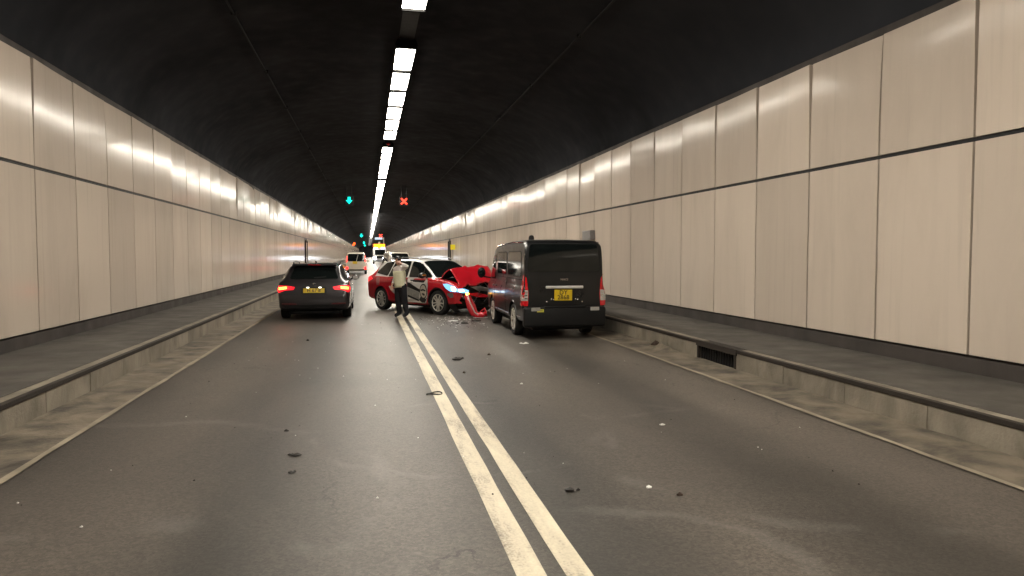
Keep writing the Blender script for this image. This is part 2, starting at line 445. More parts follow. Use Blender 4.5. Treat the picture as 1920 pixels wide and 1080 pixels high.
for x0, x1 in ((4.565, KR + 0.02), (KL - 0.02, -2.69)):
    mb = MB(); n = 240; cols = 6
    vs = []; yy = [-4 + i * 0.35 for i in range(n)] + [YE]
    for y in yy:
        for k in range(cols):
            x = x0 + (x1 - x0) * k / (cols - 1)
            t = k / (cols - 1) if x0 > 0 else 1 - k / (cols - 1)
            vs.append((x, y, 0.006 + 0.018 * mnoise.noise(Vector((x * 4, y * 2.2, 3))) * (0.2 + t) * 0.6 + 0.012 * t))
    fs = [(i * cols + k, i * cols + k + 1, (i + 1) * cols + k + 1, (i + 1) * cols + k) for i in range(len(yy) - 1) for k in range(cols - 1)]
    g = ob('gutter', mb.add(vs, fs).mesh('gutter', smooth=60), M_gutter); tag(g, kind='structure')

def side_setting(s):
    """walkway, kerb stones and their nosing on one side; s=1 right, -1 left"""
    kx = KR if s > 0 else KL
    wx = WR if s > 0 else WL
    far = wx + s * 0.35
    w = MB().box(min(kx + s * 0.20, far), max(kx + s * 0.20, far), YB, YE, -0.2, WALK)
    wk = tag(ob('walkway', w, M_walk), kind='structure')
    kb = tag(empty('kerb', (kx, 0, 0)), kind='structure')
    st = MB().prism([(0, -0.05), (s * 0.2, -0.05), (s * 0.2, WALK - 0.004), (s * 0.02, WALK - 0.004), (0.0, WALK - 0.025)], 'y', 0.006, 1.194).mesh('kerb_stone')
    st.materials.append(M_kerb)
    i = 0; y = 1.0
    while y < 46:
        if not (s > 0 and 9.0 < y + 0.6 < 10.7):
            o = ob('kerb_stone', st, None, kb, (random.uniform(-0.004, 0.004), y, random.uniform(-0.003, 0.001)))
        y += 1.2
    lo = MB().prism([(0, -0.05), (s * 0.2, -0.05), (s * 0.2, WALK - 0.004), (0, WALK - 0.004)], 'y', y, YE)
    lo.prism([(0, -0.05), (s * 0.2, -0.05), (s * 0.2, WALK - 0.004), (0, WALK - 0.004)], 'y', YB, 1.0)
    ob('kerb_run', lo, M_kerb, kb)
    ns = MB()
    yy = YB
    ns.box(min(-s * 0.008, s * 0.060), max(-s * 0.008, s * 0.060), YB, YE, WALK - 0.045, WALK + 0.004)
    ob('nosing', ns.mesh('nosing', bevel=0.004, seg=1), M_nosing, kb)
    if s > 0:   # drain opening in the kerb face
        d = MB().box(0.06, 0.19, 9.405, 10.595, 0.0, WALK - 0.06)
        ob('drain_recess', d, M_black, kb)
        fr = MB().box(-0.02, 0.02, 9.36, 10.64, WALK - 0.075, WALK + 0.010)
        fr.box(-0.012, 0.03, 9.38, 9.43, 0.02, WALK - 0.077).box(-0.012, 0.03, 10.57, 10.62, 0.02, WALK - 0.077)
        ob('drain_frame', fr, M_nosing, kb)
        bar = MB().box(0.02, 0.035, -0.008, 0.008, 0.0, WALK - 0.077).mesh('drain_bar'); bar.materials.append(M_black)
        for k in range(14): ob('drain_bar', bar, None, kb, (0, 9.48 + k * 0.080, 0))
    return wk, kb
side_setting(1); side_setting(-1)

# ------------------------------------------------------------------ panelled side walls
def upper_panel(seed):
    rnd = random.Random(seed)
    a, b_, c, d = [rnd.uniform(-0.030, 0.034) for _ in range(4)]
    bow = rnd.uniform(-0.008, 0.016)
    nu, nv = 7, 7
    w, h = PW - 0.034, Z2 - Z1 - 0.035
    vs = []
    for j in range(nv):
        v = j / (nv - 1)
        for i in range(nu):
            u = i / (nu - 1)
            warp = (a * (1 - u) + b_ * u) * v * v * 1.2 + bow * 4 * u * (1 - u) * v + c * v * (u - .5) + 0.010 * (v ** 4)
            vs.append((warp, (u - 0.5) * w, v * h))
    fs = [(j * nu + i, j * nu + i + 1, (j + 1) * nu + i + 1, (j + 1) * nu + i) for j in range(nv - 1) for i in range(nu - 1)]
    n0 = len(vs)
    rim = [i for i in range(nu)] + [j * nu + nu - 1 for j in range(1, nv)] + [(nv - 1) * nu + i for i in range(nu - 2, -1, -1)] + [j * nu for j in range(nv - 2, 0, -1)]
    vs += [(0.06, vs[k][1], vs[k][2]) for k in rim]
    m = len(rim)
    fs += [(rim[k], n0 + k, n0 + (k + 1) % m, rim[(k + 1) % m]) for k in range(m)]
    return vs, fs
def lower_panel(seed):
    rnd = random.Random(seed)
    bow = rnd.uniform(-0.003, 0.004); tw = rnd.uniform(-0.003, 0.003)
    nu, nv = 4, 4
    w, h = PW - 0.034, Z1 - Z0 - 0.036
    vs = []
    for j in range(nv):
        v = j / (nv - 1)
        for i in range(nu):
            u = i / (nu - 1)
            vs.append((bow * 4 * u * (1 - u) + tw * (u - .5) * (v - .5), (u - 0.5) * w, v * h))
    fs = [(j * nu + i, j * nu + i + 1, (j + 1) * nu + i + 1, (j + 1) * nu + i) for j in range(nv - 1) for i in range(nu - 1)]
    n0 = len(vs)
    rim = [i for i in range(nu)] + [j * nu + nu - 1 for j in range(1, nv)] + [(nv - 1) * nu + i for i in range(nu - 2, -1, -1)] + [j * nu for j in range(nv - 2, 0, -1)]
    vs += [(0.03, vs[k][1], vs[k][2]) for k in rim]; m = len(rim)
    fs += [(rim[k], n0 + k, n0 + (k + 1) % m, rim[(k + 1) % m]) for k in range(m)]
    return vs, fs
UP = [upper_panel(100 + i) for i in range(7)]
LO = [lower_panel(200 + i) for i in range(5)]
def wall(s):
    wx = WR if s > 0 else WL
    root = empty('tunnel_wall', (wx, 0, 0))
    tag(root, 'tall panelled tunnel wall beside the black van, drain in the kerb below it' if s > 0 else 'panelled tunnel wall along the lane with the dark estate car', 'wall', kind='thing')
    def mk(data, nm):
        vs, fs = data
        me = MB().add([(s * x, y, z) for x, y, z in vs], fs).mesh(nm, smooth=30); me.materials.append(M_panel); return me
    ups = [mk(d, 'upper_panel') for d in UP]; los = [mk(d, 'lower_panel') for d in LO]
    bk = MB().box(min(s * 0.055, s * 0.35), max(s * 0.055, s * 0.35), YB, YE, WALK + 0.002, Z2 + 0.12)
    ob('backing', bk, M_backing, root)
    sk = MB().box(min(s * 0.005, s * 0.054), max(s * 0.005, s * 0.054), YB, YE, WALK + 0.001, Z0 - 0.03)
    ob('skirting', sk, M_backing, root)
    rail = MB().box(min(s * 0.020, s * 0.056), max(s * 0.020, s * 0.056), YB, YE, Z1 - 0.030, Z1 + 0.016)
    ob('joint_rail', rail, M_black, root)
    off = 0.0 if s > 0 else 0.4
    k0 = int((2.0 - PY0) / PW); k1 = int((64 - PY0) / PW)
    rnd = random.Random(5 + s)
    door = (61.0 - 0.8, 61.0 + 0.8)
    for k in range(k0, k1):
        yc = PY0 + off + (k + 0.5) * PW
        t = rnd.uniform(-0.0035, 0.0035); t2 = rnd.uniform(-0.007, 0.007)
        ob('upper_panel', ups[rnd.randrange(len(ups))], None, root, (0, yc, Z1 + 0.020), (0, t2, t))
        t = rnd.uniform(-0.003, 0.003)
        if not door[0] - 0.3 < yc < door[1] + 0.3:
            ob('lower_panel', los[rnd.randrange(len(los))], None, root, (0, yc, Z0 + 0.003), (0, 0, t))
    far = MB()
    for k in list(range(k1, int((YE - PY0) / PW))) + list(range(int((YB - PY0) / PW) + 1, k0)):
        yc = PY0 + off + (k + 0.5) * PW
        for data, z in ((UP[k % 7], Z1 + 0.020), (LO[k % 5], Z0 + 0.003)):
            far.add([(s * x, y + yc, zz + z) for x, y, zz in data[0]], data[1])
    tag(ob('far_panels', far.mesh('far_panels', smooth=30), M_panel, root), kind='stuff')
    return root
wall(1); wall(-1)

# ceiling: a flattened dark vault from panel top to panel top
def ceiling():
    prof = []
    xa, xb = WL - 0.05, WR + 0.05
    hw = (xb - xa) / 2; cx = (xa + xb) / 2
    n = 40
    for i in range(n + 1):
        a = pi - pi * i / n
        u = cos(a)
        prof.append((cx + hw * u, Z2 + 0.10 + (LZ + 0.16 - Z2 - 0.10) * (max(0, 1 - abs(u) ** 2.6)) ** 0.55))
    ys = [YB, -20] + [i * 3 for i in range(-6, 60)] + [200, 300, YE]
    vs = [(x, y, z) for y in ys for x, z in prof]
    q = len(prof)
    fs = [(i * q + k, i * q + k + 1, (i + 1) * q + k + 1, (i + 1) * q + k) for i in range(len(ys) - 1) for k in range(q - 1)]
    o = ob('ceiling', MB().add(vs, fs).mesh('ceiling', smooth=40), M_ceil); tag(o, kind='structure')
    for i, (y0, nm) in enumerate(((YE - 0.5, 'tunnel_end'), (YB + 0.5, 'tunnel_end'))):
        b = MB().prism([(x, z) for x, z in prof] + [(xb, -0.3), (xa, -0.3)], 'y', y0, y0 + 0.3)
        tag(ob('tunnel_end', b, M_ceil), kind='structure')
ceiling()
def vault_z(x):
    xa, xb = WL - 0.05, WR + 0.05
    u = (x - (xa + xb) / 2) / ((xb - xa) / 2)
    return Z2 + 0.10 + (LZ + 0.16 - Z2 - 0.10) * (max(0, 1 - abs(u) ** 2.6)) ** 0.55

# ------------------------------------------------------------------ ceiling luminaires
LP = 2.385
def lamp_proto():
    root = empty('ceiling_light', (0, 0, 0))
    h = MB().prism([(-0.27, 0.02), (-0.235, 0.0), (-0.235, 0.03), (0.235, 0.03), (0.235, 0.0), (0.27, 0.02), (0.22, 0.15), (-0.22, 0.15)], 'y', -LP / 2 + 0.05, LP / 2 - 0.05)
    h.box(-0.24, 0.24, -LP / 2 + 0.03, -LP / 2 + 0.115, -0.055, 0.10).box(-0.24, 0.24, LP / 2 - 0.115, LP / 2 - 0.03, -0.055, 0.10)
    ob('housing', h, M_lampbox, root)
    d = MB().box(-0.228, 0.228, -LP / 2 + 0.12, LP / 2 - 0.12, -0.008, 0.028).mesh('diffuser', bevel=0.004, seg=1)
    ob('diffuser', d, M_lamp, root)
    return root
ORD = ['first', 'second', 'third', 'fourth', 'fifth', 'sixth']
lampys = []
for i in range(14): lampys.append((15.1 - LP * (i + 0.5), 'near'))
for i in range(6): lampys.append((17.65 + LP * (i + 0.5), 'A'))
for i in range(6): lampys.append((33.95 + LP * (i + 0.5), 'B'))
y = 49.35
while y < 92: lampys.append((y + LP / 2, 'far')); y += LP
yfar = y
first = None
cA = cB = cC = 0
ORD3 = ORD + ['seventh', 'eighth', 'ninth', 'tenth', 'eleventh', 'twelfth', 'thirteenth', 'fourteenth', 'fifteenth', 'sixteenth', 'seventeenth', 'eighteenth', 'nineteenth', 'twentieth']
for y, g in lampys:
    if first is None: o = first = lamp_proto()
    else: o = copy_tree(first)
    o.location = (XC + 0.02, y, LZ)
    o['category'] = 'ceiling light'
    if g == 'near':
        if y > 12:
            o['label'] = 'glowing ceiling light cut by the top of the picture, before the first gap'
            o['group'] = 'overhead light at the top edge'
        else:
            o['label'] = 'ceiling light overhead, before the top edge of the picture'; o['group'] = 'overhead lights out of view'
    elif g == 'A':
        o['label'] = f'{ORD[cA]} ceiling light of the nearest unbroken run of six, counted from the near gap'; o['group'] = 'ceiling lights of the nearest run'; cA += 1
    elif g == 'B':
        o['label'] = f'{ORD[cB]} ceiling light of the second run, counted from the small sensor'; o['group'] = 'ceiling lights of the second run'; cB += 1
    else:
        o['label'] = f'{ORD3[cC]} ceiling light of the third run, counted from its near end'; o['group'] = 'ceiling lights far down the tunnel'; cC += 1
mbf = MB(); y = yfar
while y < YE - 4:
    mbf.box(XC - 0.21, XC + 0.25, y + 0.12, y + LP - 0.12, LZ - 0.008, LZ + 0.03); mbf.box(XC - 0.22, XC + 0.26, y - 0.115, y + 0.115, LZ - 0.055, LZ + 0.1, 1); y += LP
far_l = ob('far_ceiling_lights', mbf, [M_lamp, M_lampbox]); tag(far_l, 'thin line of ceiling lights merging at the far end', 'ceiling light', kind='stuff')
# cable tray the lamps hang from
tr = MB().box(XC - 0.16, XC + 0.20, -30, YE - 3, LZ + 0.151, LZ + 0.21)
tag(ob('cable_tray', tr, M_black), 'dark cable tray the ceiling lights hang from', 'cable tray')
# sensor in the gap between the runs
sen = empty('ceiling_sensor', (XC, 32.9, LZ)); tag(sen, 'small boxy sensor in the gap of the ceiling light line', 'sensor')
ob('case', MB().box(-0.16, 0.16, -0.28, 0.28, -0.05, 0.15).mesh('case', bevel=0.02), M_lampbox, sen)
ob('dome', MB().ball((0, -0.1, -0.07), 0.09), M_redlens, sen)

# ------------------------------------------------------------------ lane signals
def lane_signal(x, y, kind, label, size=0.52):
    z = 5.62
    root = empty('lane_signal', (x, y, z)); tag(root, label, 'lane signal', 'lane signals under the ceiling')
    h = size / 2
    ob('housing', MB().box(-h - 0.07, h + 0.07, 0.0, 0.20, -h - 0.07, h + 0.07).mesh('housing', bevel=0.02), M_black, root)
    hd = MB().box(-h - 0.07, h + 0.07, -0.16, -0.002, h + 0.04, h + 0.07)
    ob('visor', hd, M_black, root)
    zt = vault_z(x) - z
    ob('hanger', MB().tube([(-0.18, 0.1, h), (-0.18, 0.1, zt)], 0.02).tube([(0.18, 0.1, h), (0.18, 0.1, zt)], 0.02), M_black, root)
    if kind == 'arrow':
        a = MB().prism([(0, -h), (h * 0.95, 0.02), (h * 0.40, 0.02), (h * 0.40, h), (-h * 0.40, h), (-h * 0.40, 0.02), (-h * 0.95, 0.02)], 'y', -0.02, -0.004)
        ob('arrow', a, E_green, root)
    else:
        a = MB()
        for sg in (1, -1):
            M = Matrix.Rotation(sg * pi / 4, 4, 'Y')
            a.box(-h * 1.15, h * 1.15, -0.020 - 0.004 * sg, -0.006 - 0.001 * sg, -h * .22, h * .22, 0, M)
        ob('cross', a, E_redcross, root)
    return root
lane_signal(-1.32, 54, 'arrow', 'green lane arrow over the dark estate car lane, nearest and largest green')
lane_signal(2.67, 54, 'cross', 'red cross lane signal over the closed lane, nearest and largest red')
lane_signal(-1.32, 154, 'arrow', 'second green lane arrow down the tunnel', 0.8)
lane_signal(2.67, 154, 'cross', 'second red cross signal, above the amber board', 0.75)
lane_signal(-1.32, 250, 'arrow', 'third green lane arrow, the upper of the close pair', 1.0)
lane_signal(-1.32, 318, 'arrow', 'farthest green lane arrow, lower of the close pair', 1.2)
lane_signal(2.67, 318, 'cross', 'farthest red cross signal, beside the end of the light line', 1.2)
rl = empty('wall_beacon', (-4.80, 246, 5.3)); tag(rl, 'lone orange red beacon high on the far wall', 'beacon')
ob('case', MB().box(-0.4, 0.4, 0.3, 0.5, -0.7, 0.7), M_black, rl)
ob('lens', MB().ball((0, 0, 0), 0.62, 0.3, 0.62), emit('orange_beacon', (1.0, 0.09, 0.01), 4), rl)

# ------------------------------------------------------------------ wall fittings
def emergency_door(s):
    wx = WR if s > 0 else WL
    d = empty('emergency_door', (wx, 61.0, WALK)); tag(d, 'dark emergency door in the wall next to the yellow sign' if s > 0 else 'emergency door outlined by dark frame in the wall beyond the estate car', 'door', kind='thing')
    m = M_nosing if s > 0 else M_panel
    ob('leaf', MB().box(min(-s * 0.015, s * 0.03), max(-s * 0.015, s * 0.03), -0.78, 0.78, 0.02, 2.35).mesh('leaf', bevel=0.006, seg=1), m, d)
    f = MB()
    for y in (-0.86, 0.80): f.box(min(-s * 0.07, s * 0.03), max(-s * 0.07, s * 0.03), y, y + 0.06, 0.0, 2.44)
    f.box(min(-s * 0.07, s * 0.03), max(-s * 0.07, s * 0.03), -0.86, 0.86, 2.441, 2.52)
    ob('door_frame', f, M_nosing, d)
    ob('handle', MB().tube([(-s * 0.05, -0.6, 1.05), (-s * 0.09, -0.6, 1.05), (-s * 0.09, -0.45, 1.05)], 0.015), M_chrome, d)
    if s > 0:
        ob('infill', MB().box(0.005, 0.03, -1.6, 1.6, 2.53, Z1 - WALK - 0.03), M_nosing, d)
emergency_door(1); emergency_door(-1)
ys_ = empty('yellow_sign', (WR - 0.10, 57.2, 2.25)); tag(ys_, 'small yellow sign projecting from the panelled wall behind the van', 'sign')
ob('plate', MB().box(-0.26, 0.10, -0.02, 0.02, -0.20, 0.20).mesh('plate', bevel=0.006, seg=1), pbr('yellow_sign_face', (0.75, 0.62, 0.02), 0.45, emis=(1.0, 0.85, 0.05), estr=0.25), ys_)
ob('bracket', MB().tube([(0.10, 0, 0.12), (0.12, 0.06, 0.12)], 0.02).tube([(-0.08, 0, -0.20), (-0.08, 0, -0.95)], 0.02), M_black, ys_)
bx = empty('wall_box', (WR, 21.5, 2.28)); tag(bx, 'grey junction box on the wall just above the van roof', 'junction box')
ob('case', MB().box(-0.16, -0.001, -0.42, 0.42, -0.16, 0.13).mesh('case', bevel=0.015), M_steelgrey, bx)
ob('conduit', MB().tube([(-0.06, 0.1, -0.16), (-0.06, 0.1, -1.75)], 0.022), M_steelgrey, bx)

# ------------------------------------------------------------------ vehicle helpers
def cr(p0, p1, p2, p3, t):
    return 0.5 * ((2 * p1) + (-p0 + p2) * t + (2 * p0 - 5 * p1 + 4 * p2 - p3) * t * t + (-p0 + 3 * p1 - 3 * p2 + p3) * t ** 3)
def pchip(xs, ys, x):
    """monotone cubic through the stations"""
    n = len(xs)
    if x <= xs[0]: return ys[0]
    if x >= xs[-1]: return ys[-1]
    d = [(ys[i + 1] - ys[i]) / (xs[i + 1] - xs[i]) for i in range(n - 1)]
    def slope(i):
        if i == 0: return d[0]
        if i == n - 1: return d[-1]
        if d[i - 1] * d[i] <= 0: return 0.0
        h0, h1 = xs[i] - xs[i - 1], xs[i + 1] - xs[i]
        w1, w2 = 2 * h1 + h0, h1 + 2 * h0
        return (w1 + w2) / (w1 / d[i - 1] + w2 / d[i])
    for i in range(n - 1):
        if x <= xs[i + 1]:
            h = xs[i + 1] - xs[i]; t = (x - xs[i]) / h
            return (2 * t**3 - 3 * t**2 + 1) * ys[i] + (t**3 - 2 * t**2 + t) * h * slope(i) + (-2 * t**3 + 3 * t**2) * ys[i + 1] + (t**3 - t**2) * h * slope(i + 1)
def loft_body(st, van=False, nx=90, nsub=4):
    """st rows: x, zs, zb, zr, wb, wr -> closed MB (x forward, y left, z up)"""
    xs = [r[0] for r in st]
    col = [[r[k] for r in st] for k in range(6)]
    x0, x1 = xs[0], xs[-1]
    sx = []
    for i in range(nx + 1):
        t = i / nx
        sx.append(x0 + (x1 - x0) * (t - 0.11 * sin(2 * pi * t)))   # denser towards the ends
    secs = []
    for x in sx:
        zs, zb, zr, wb, wr = [pchip(xs, col[k], x) for k in range(1, 6)]
        zb = min(zb, zr - 0.008)
        g = max(0.0, min(1.0, (zr - zb) / 0.34)); g = g * g * (3 - 2 * g)
        H = zb - zs
        low = [(0, zs), (0.55 * wb, zs), (0.86 * wb, zs + 0.01), (0.965 * wb, zs + min(0.07, H * .2)), (0.985 * wb, zs + min(0.20, H * 0.4)), (wb, zs + 0.62 * H), (0.992 * wb, zs + 0.84 * H), (0.965 * wb, zb)]
        A = [(0.90 * wb, zb + 0.35 * (zr - zb)), (0.76 * wb, zb + 0.7 * (zr - zb)), (0.55 * wb, zb + 0.88 * (zr - zb)), (0.28 * wb, zr - 0.004), (0, zr)]
        if van: B = [(wr + (0.955 * wb - wr) * .85, zb + 0.10 * (zr - zb)), (wr + (0.955 * wb - wr) * .25, zr - 0.18 * (zr - zb)), (wr * 0.965, zr - 0.050), (wr * 0.78, zr - 0.012), (0, zr)]
        else: B = [(wr + (0.945 * wb - wr) * .92, zb + 0.10 * (zr - zb)), (wr + (0.945 * wb - wr) * .25, zr - 0.20 * (zr - zb)), (wr * 0.93, zr - 0.045), (wr * 0.60, zr - 0.010), (0, zr)]
        up = [(a[0] + (b[0] - a[0]) * g, a[1] + (b[1] - a[1]) * g) for a, b in zip(A, B)]
        pts = low + up
        # resample with Catmull-Rom
        out = []
        for i in range(len(pts) - 1):
            p0 = pts[i - 1] if i else (-pts[1][0], pts[1][1]); p3 = pts[i + 2] if i + 2 < len(pts) else (-pts[-2][0], pts[-2][1])
            for k in range(nsub):
                t = k / nsub
                out.append((max(0, cr(p0[0], pts[i][0], pts[i + 1][0], p3[0], t)), cr(p0[1], pts[i][1], pts[i + 1][1], p3[1], t)))
        out.append(pts[-1])
        secs.append(out)
    q = len(secs[0])
    ring = 2 * q - 2
    vs = []
    for x, s in zip(sx, secs):
        vs += [(x, y, z) for y, z in s] + [(x, -y, z) for y, z in reversed(s[1:-1])]
    fs = []
    for i in range(len(sx) - 1):
        for k in range(ring):
            fs.append((i * ring + k, i * ring + (k + 1) % ring, (i + 1) * ring + (k + 1) % ring, (i + 1) * ring + k))
    fs.append(tuple(range(ring))); fs.append(tuple(reversed(range((len(sx) - 1) * ring, len(sx) * ring))))
    return MB().add(vs, fs)
def bvh_of(me): return BVHTree.FromPolygons([v.co.copy() for v in me.vertices], [tuple(p.vertices) for p in me.polygons])
def boolean(me, cutters):
    o = bpy.data.objects.new('tmp_body', me); C.objects.link(o); tmp = []
    for cme in cutters:
        c = bpy.data.objects.new('tmp_cut', cme); C.objects.link(c); tmp.append(c)
        md = o.modifiers.new('b', 'BOOLEAN'); md.operation = 'DIFFERENCE'; md.solver = 'EXACT'; md.object = c
    bpy.context.view_layer.update()
    out = bpy.data.meshes.new_from_object(o.evaluated_get(bpy.context.evaluated_depsgraph_get()))
    bpy.data.objects.remove(o)
    for c in tmp: bpy.data.objects.remove(c)
    return out
def inside(p, poly):
    x, y = p; c = False; n = len(poly)
    for i in range(n):
        x1, y1 = poly[i]; x2, y2 = poly[(i + 1) % n]
        if (y1 > y) != (y2 > y) and x < (x2 - x1) * (y - y1) / (y2 - y1) + x1: c = not c
    return c
def rounded(poly, r, n=4):
    out = []
    m = len(poly)
    for i in range(m):
        p = Vector(poly[i]); a = Vector(poly[i - 1]) - p; b = Vector(poly[(i + 1) % m]) - p
        ra = min(r, a.length * 0.45, b.length * 0.45)
        A = p + a.normalized() * ra; B = p + b.normalized() * ra
        for k in range(n + 1):
            t = k / n
            q = A * (1 - t) ** 2 + p * 2 * t * (1 - t) + B * t * t
            out.append((q.x, q.y))
    return out
def grow(poly, d):
    c = Vector((sum(p[0] for p in poly) / len(poly), sum(p[1] for p in poly) / len(poly)))
    m = len(poly); out = []
    area = sum(poly[i][0] * poly[(i + 1) % m][1] - poly[(i + 1) % m][0] * poly[i][1] for i in range(m))
    sg = 1 if area > 0 else -1
    for i in range(m):
        p = Vector(poly[i]); e1 = (p - Vector(poly[i - 1])); e2 = (Vector(poly[(i + 1) % m]) - p)
        if e1.length < 1e-6 or e2.length < 1e-6: out.append((p.x, p.y)); continue
        n1 = Vector((e1.y, -e1.x)).normalized() * sg; n2 = Vector((e2.y, -e2.x)).normalized() * sg
        nn = (n1 + n2)
        if nn.length < 1e-4: nn = n1
        nn.normalize()
        q = p + nn * d / max(0.4, nn.dot(n1)); out.append((q.x, q.y))
    return out
def patch(bvh, axis, sg, poly, off=0.004, thick=0.006, step=0.07, r=0.0, flatten=0.0):
    """a thin solid lying on a body surface; its outline is given in side, end or plan view"""
    if r: poly = rounded(poly, r)
    bd = []
    m = len(poly)
    for i in range(m):
        a = Vector(poly[i]); b = Vector(poly[(i + 1) % m]); k = max(1, int((b - a).length / step + 0.5))
        bd += [a + (b - a) * j / k for j in range(k)]
    # drop near-duplicates
    cl = []
    for p in bd:
        if not cl or (p - cl[-1]).length > 1e-4: cl.append(p)
    if (cl[0] - cl[-1]).length < 1e-4: cl.pop()
    nb = len(cl)
    us = [p.x for p in cl]; vsx = [p.y for p in cl]
    pts = list(cl)
    u = min(us) + step / 2
    while u < max(us):
        v = min(vsx) + step / 2
        while v < max(vsx):
            if inside((u, v), [tuple(p) for p in cl]) and min((Vector((u, v)) - p).length for p in cl) > step * 0.4: pts.append(Vector((u, v)))
            v += step
        u += step
    V, E, F, *_ = geometry.delaunay_2d_cdt(pts, [(i, (i + 1) % nb) for i in range(nb)], [], 1, 1e-6)
    top, bot = [], []
    for p in V:
        if axis == 'y': o, d = Vector((p.x, sg * 6, p.y)), Vector((0, -sg, 0))
        elif axis == 'x': o, d = Vector((sg * 8, p.x, p.y)), Vector((-sg, 0, 0))
        else: o, d = Vector((p.x, p.y, sg * 6)), Vector((0, 0, -sg))
        h, n, idx, dist = bvh.ray_cast(o, d)
        if h is None:
            h, n, idx, dist = bvh.find_nearest(o + d * (5.1 if axis == 'y' else 6))
        if n.dot(d) > 0: n = -n
        n = (n * 0.7 - d * 0.3 * 1.0).normalized() if n.dot(-d) > 0.1 else -d
        top.append(h + n * off); bot.append(h - n * thick)
    nv = len(V)
    # boundary edges of the triangulation
    cnt = {}
    for f in F:
        for i in range(len(f)):
            e = (f[i], f[(i + 1) % len(f)]); cnt[e] = cnt.get(e, 0) + 1
    fs = [tuple(f) for f in F]
    for (a, b) in cnt:
        if (b, a) not in cnt: fs.append((b, a, a + nv, b + nv))
    return MB().add(top + bot, fs)
def put(name, mb, mat, parent, smooth=35):
    return ob(name, mb.mesh(name, smooth=smooth), mat, parent)
def glazing(bvh, axis, sg, poly, parent, name='window', r=0.03, mat=None, seal=0.018, seal_mat=None):
    w = put(name, patch(bvh, axis, sg, poly, 0.008, 0.003, 0.07, r), mat or M_glass, parent)
    put('seal', patch(bvh, axis, sg, grow(rounded(poly, r), seal), 0.0045, 0.004, 0.07), seal_mat or M_black, w)
    return w
def wheel_meshes(r, w, style='double5'):
    ty = MB().lathe([(r * 0.70, -w * 0.42), (r * 0.90, -w * 0.5), (r * 0.975, -w * 0.45), (r, -w * 0.30), (r, 0), (r, w * 0.30), (r * 0.975, w * 0.45), (r * 0.90, w * 0.5), (r * 0.70, w * 0.42)], 'y', 40)
    tyre = ty.mesh('tyre', smooth=50); tyre.materials.append(M_rubber)
    # outward face at y = -w/2 side (negative y); mirrored by rotation for the other side
    rim = MB().lathe([(r * 0.72, -w * 0.43), (r * 0.69, -w * 0.46), (r * 0.655, -w * 0.42), (r * 0.645, -w * 0.36)], 'y', 40)
    rim.lathe([(r * 0.645, -w * 0.36), (r * 0.62, -w * 0.05), (r * 0.62, w * 0.40), (r * 0.72, w * 0.43)], 'y', 40, mi=1)
    n = 5 if style == 'double5' else 6
    for k in range(n):
        for da in ((-0.15, 0.15) if style == 'double5' else (0.0,)):
            a = 2 * pi * k / n + 0.3
            M = Matrix.Rotation(-(a), 4, 'Y')
            hw = 0.016 if style == 'double5' else 0.030
            p0 = (r * 0.10, da * r * 0.35); p1 = (r * 0.66, da * r * 1.05)
            vs = []
            for (x, z), hh in ((p0, hw * r / 0.33 * 1.1), (p1, hw * r / 0.33 * 0.8)):
                for yy in (-w * 0.40, -w * 0.26):
                    vs += [M @ Vector((x, yy - (0.02 if x > r * .3 else 0.0), z - hh)), M @ Vector((x, yy - (0.02 if x > r * .3 else 0.0), z + hh))]
            rim.add(vs, [(0, 1, 3, 2), (4, 6, 7, 5), (0, 4, 5, 1), (2, 3, 7, 6), (0, 2, 6, 4), (1, 5, 7, 3)])
    rim.lathe([(0.0, -w * 0.44), (r * 0.13, -w * 0.43), (r * 0.20, -w * 0.38), (r * 0.20, -w * 0.2)], 'y', 20)
    rm = rim.mesh('rim', smooth=40); rm.materials.append(M_alloy); rm.materials.append(M_disc)
    dk = MB().lathe([(0.0, -w * 0.10), (r * 0.52, -w * 0.10), (r * 0.52, w * 0.05), (0.0, w * 0.05)], 'y', 28).mesh('brake_disc', smooth=40); dk.materials.append(M_disc)
    return tyre, rm, dk
def add_wheels(root, spots, r, w, style='double5', steer=0.0):
    ms = wheel_meshes(r, w, style)
    for x, y, fr in spots:
        e = empty('wheel', (x, y, r), 0.0, root)
        flip = pi if y > 0 else 0.0
        e.rotation_euler = (0, random.uniform(0, 2), flip + (steer if fr else 0))
        e.rotation_mode = 'XYZ'
        for nm, me in zip(('tyre', 'rim', 'brake_disc'), ms): ob(nm, me, None, e)
def well_cut(x, y, r, depth=0.36):
    s = 1 if y > 0 else -1
    prof = [(0.0001, -depth), (r, -depth), (r, 0.25), (0.0001, 0.25)]
    mb = MB().lathe([(a, b * s) for a, b in prof], 'y', 36, (x, y, 0))
    me = mb.mesh('cut'); return me
def paint_faces(me, fn, mats):
    me.materials.clear()
    for m in mats: me.materials.append(m)
    me.polygons.foreach_set('material_index', [fn(p.center, p.normal) for p in me.polygons])
def finish(me, ang=32):
    me.polygons.foreach_set('use_smooth', [True] * len(me.polygons)); me.set_sharp_from_angle(angle=R(ang)); me.update()
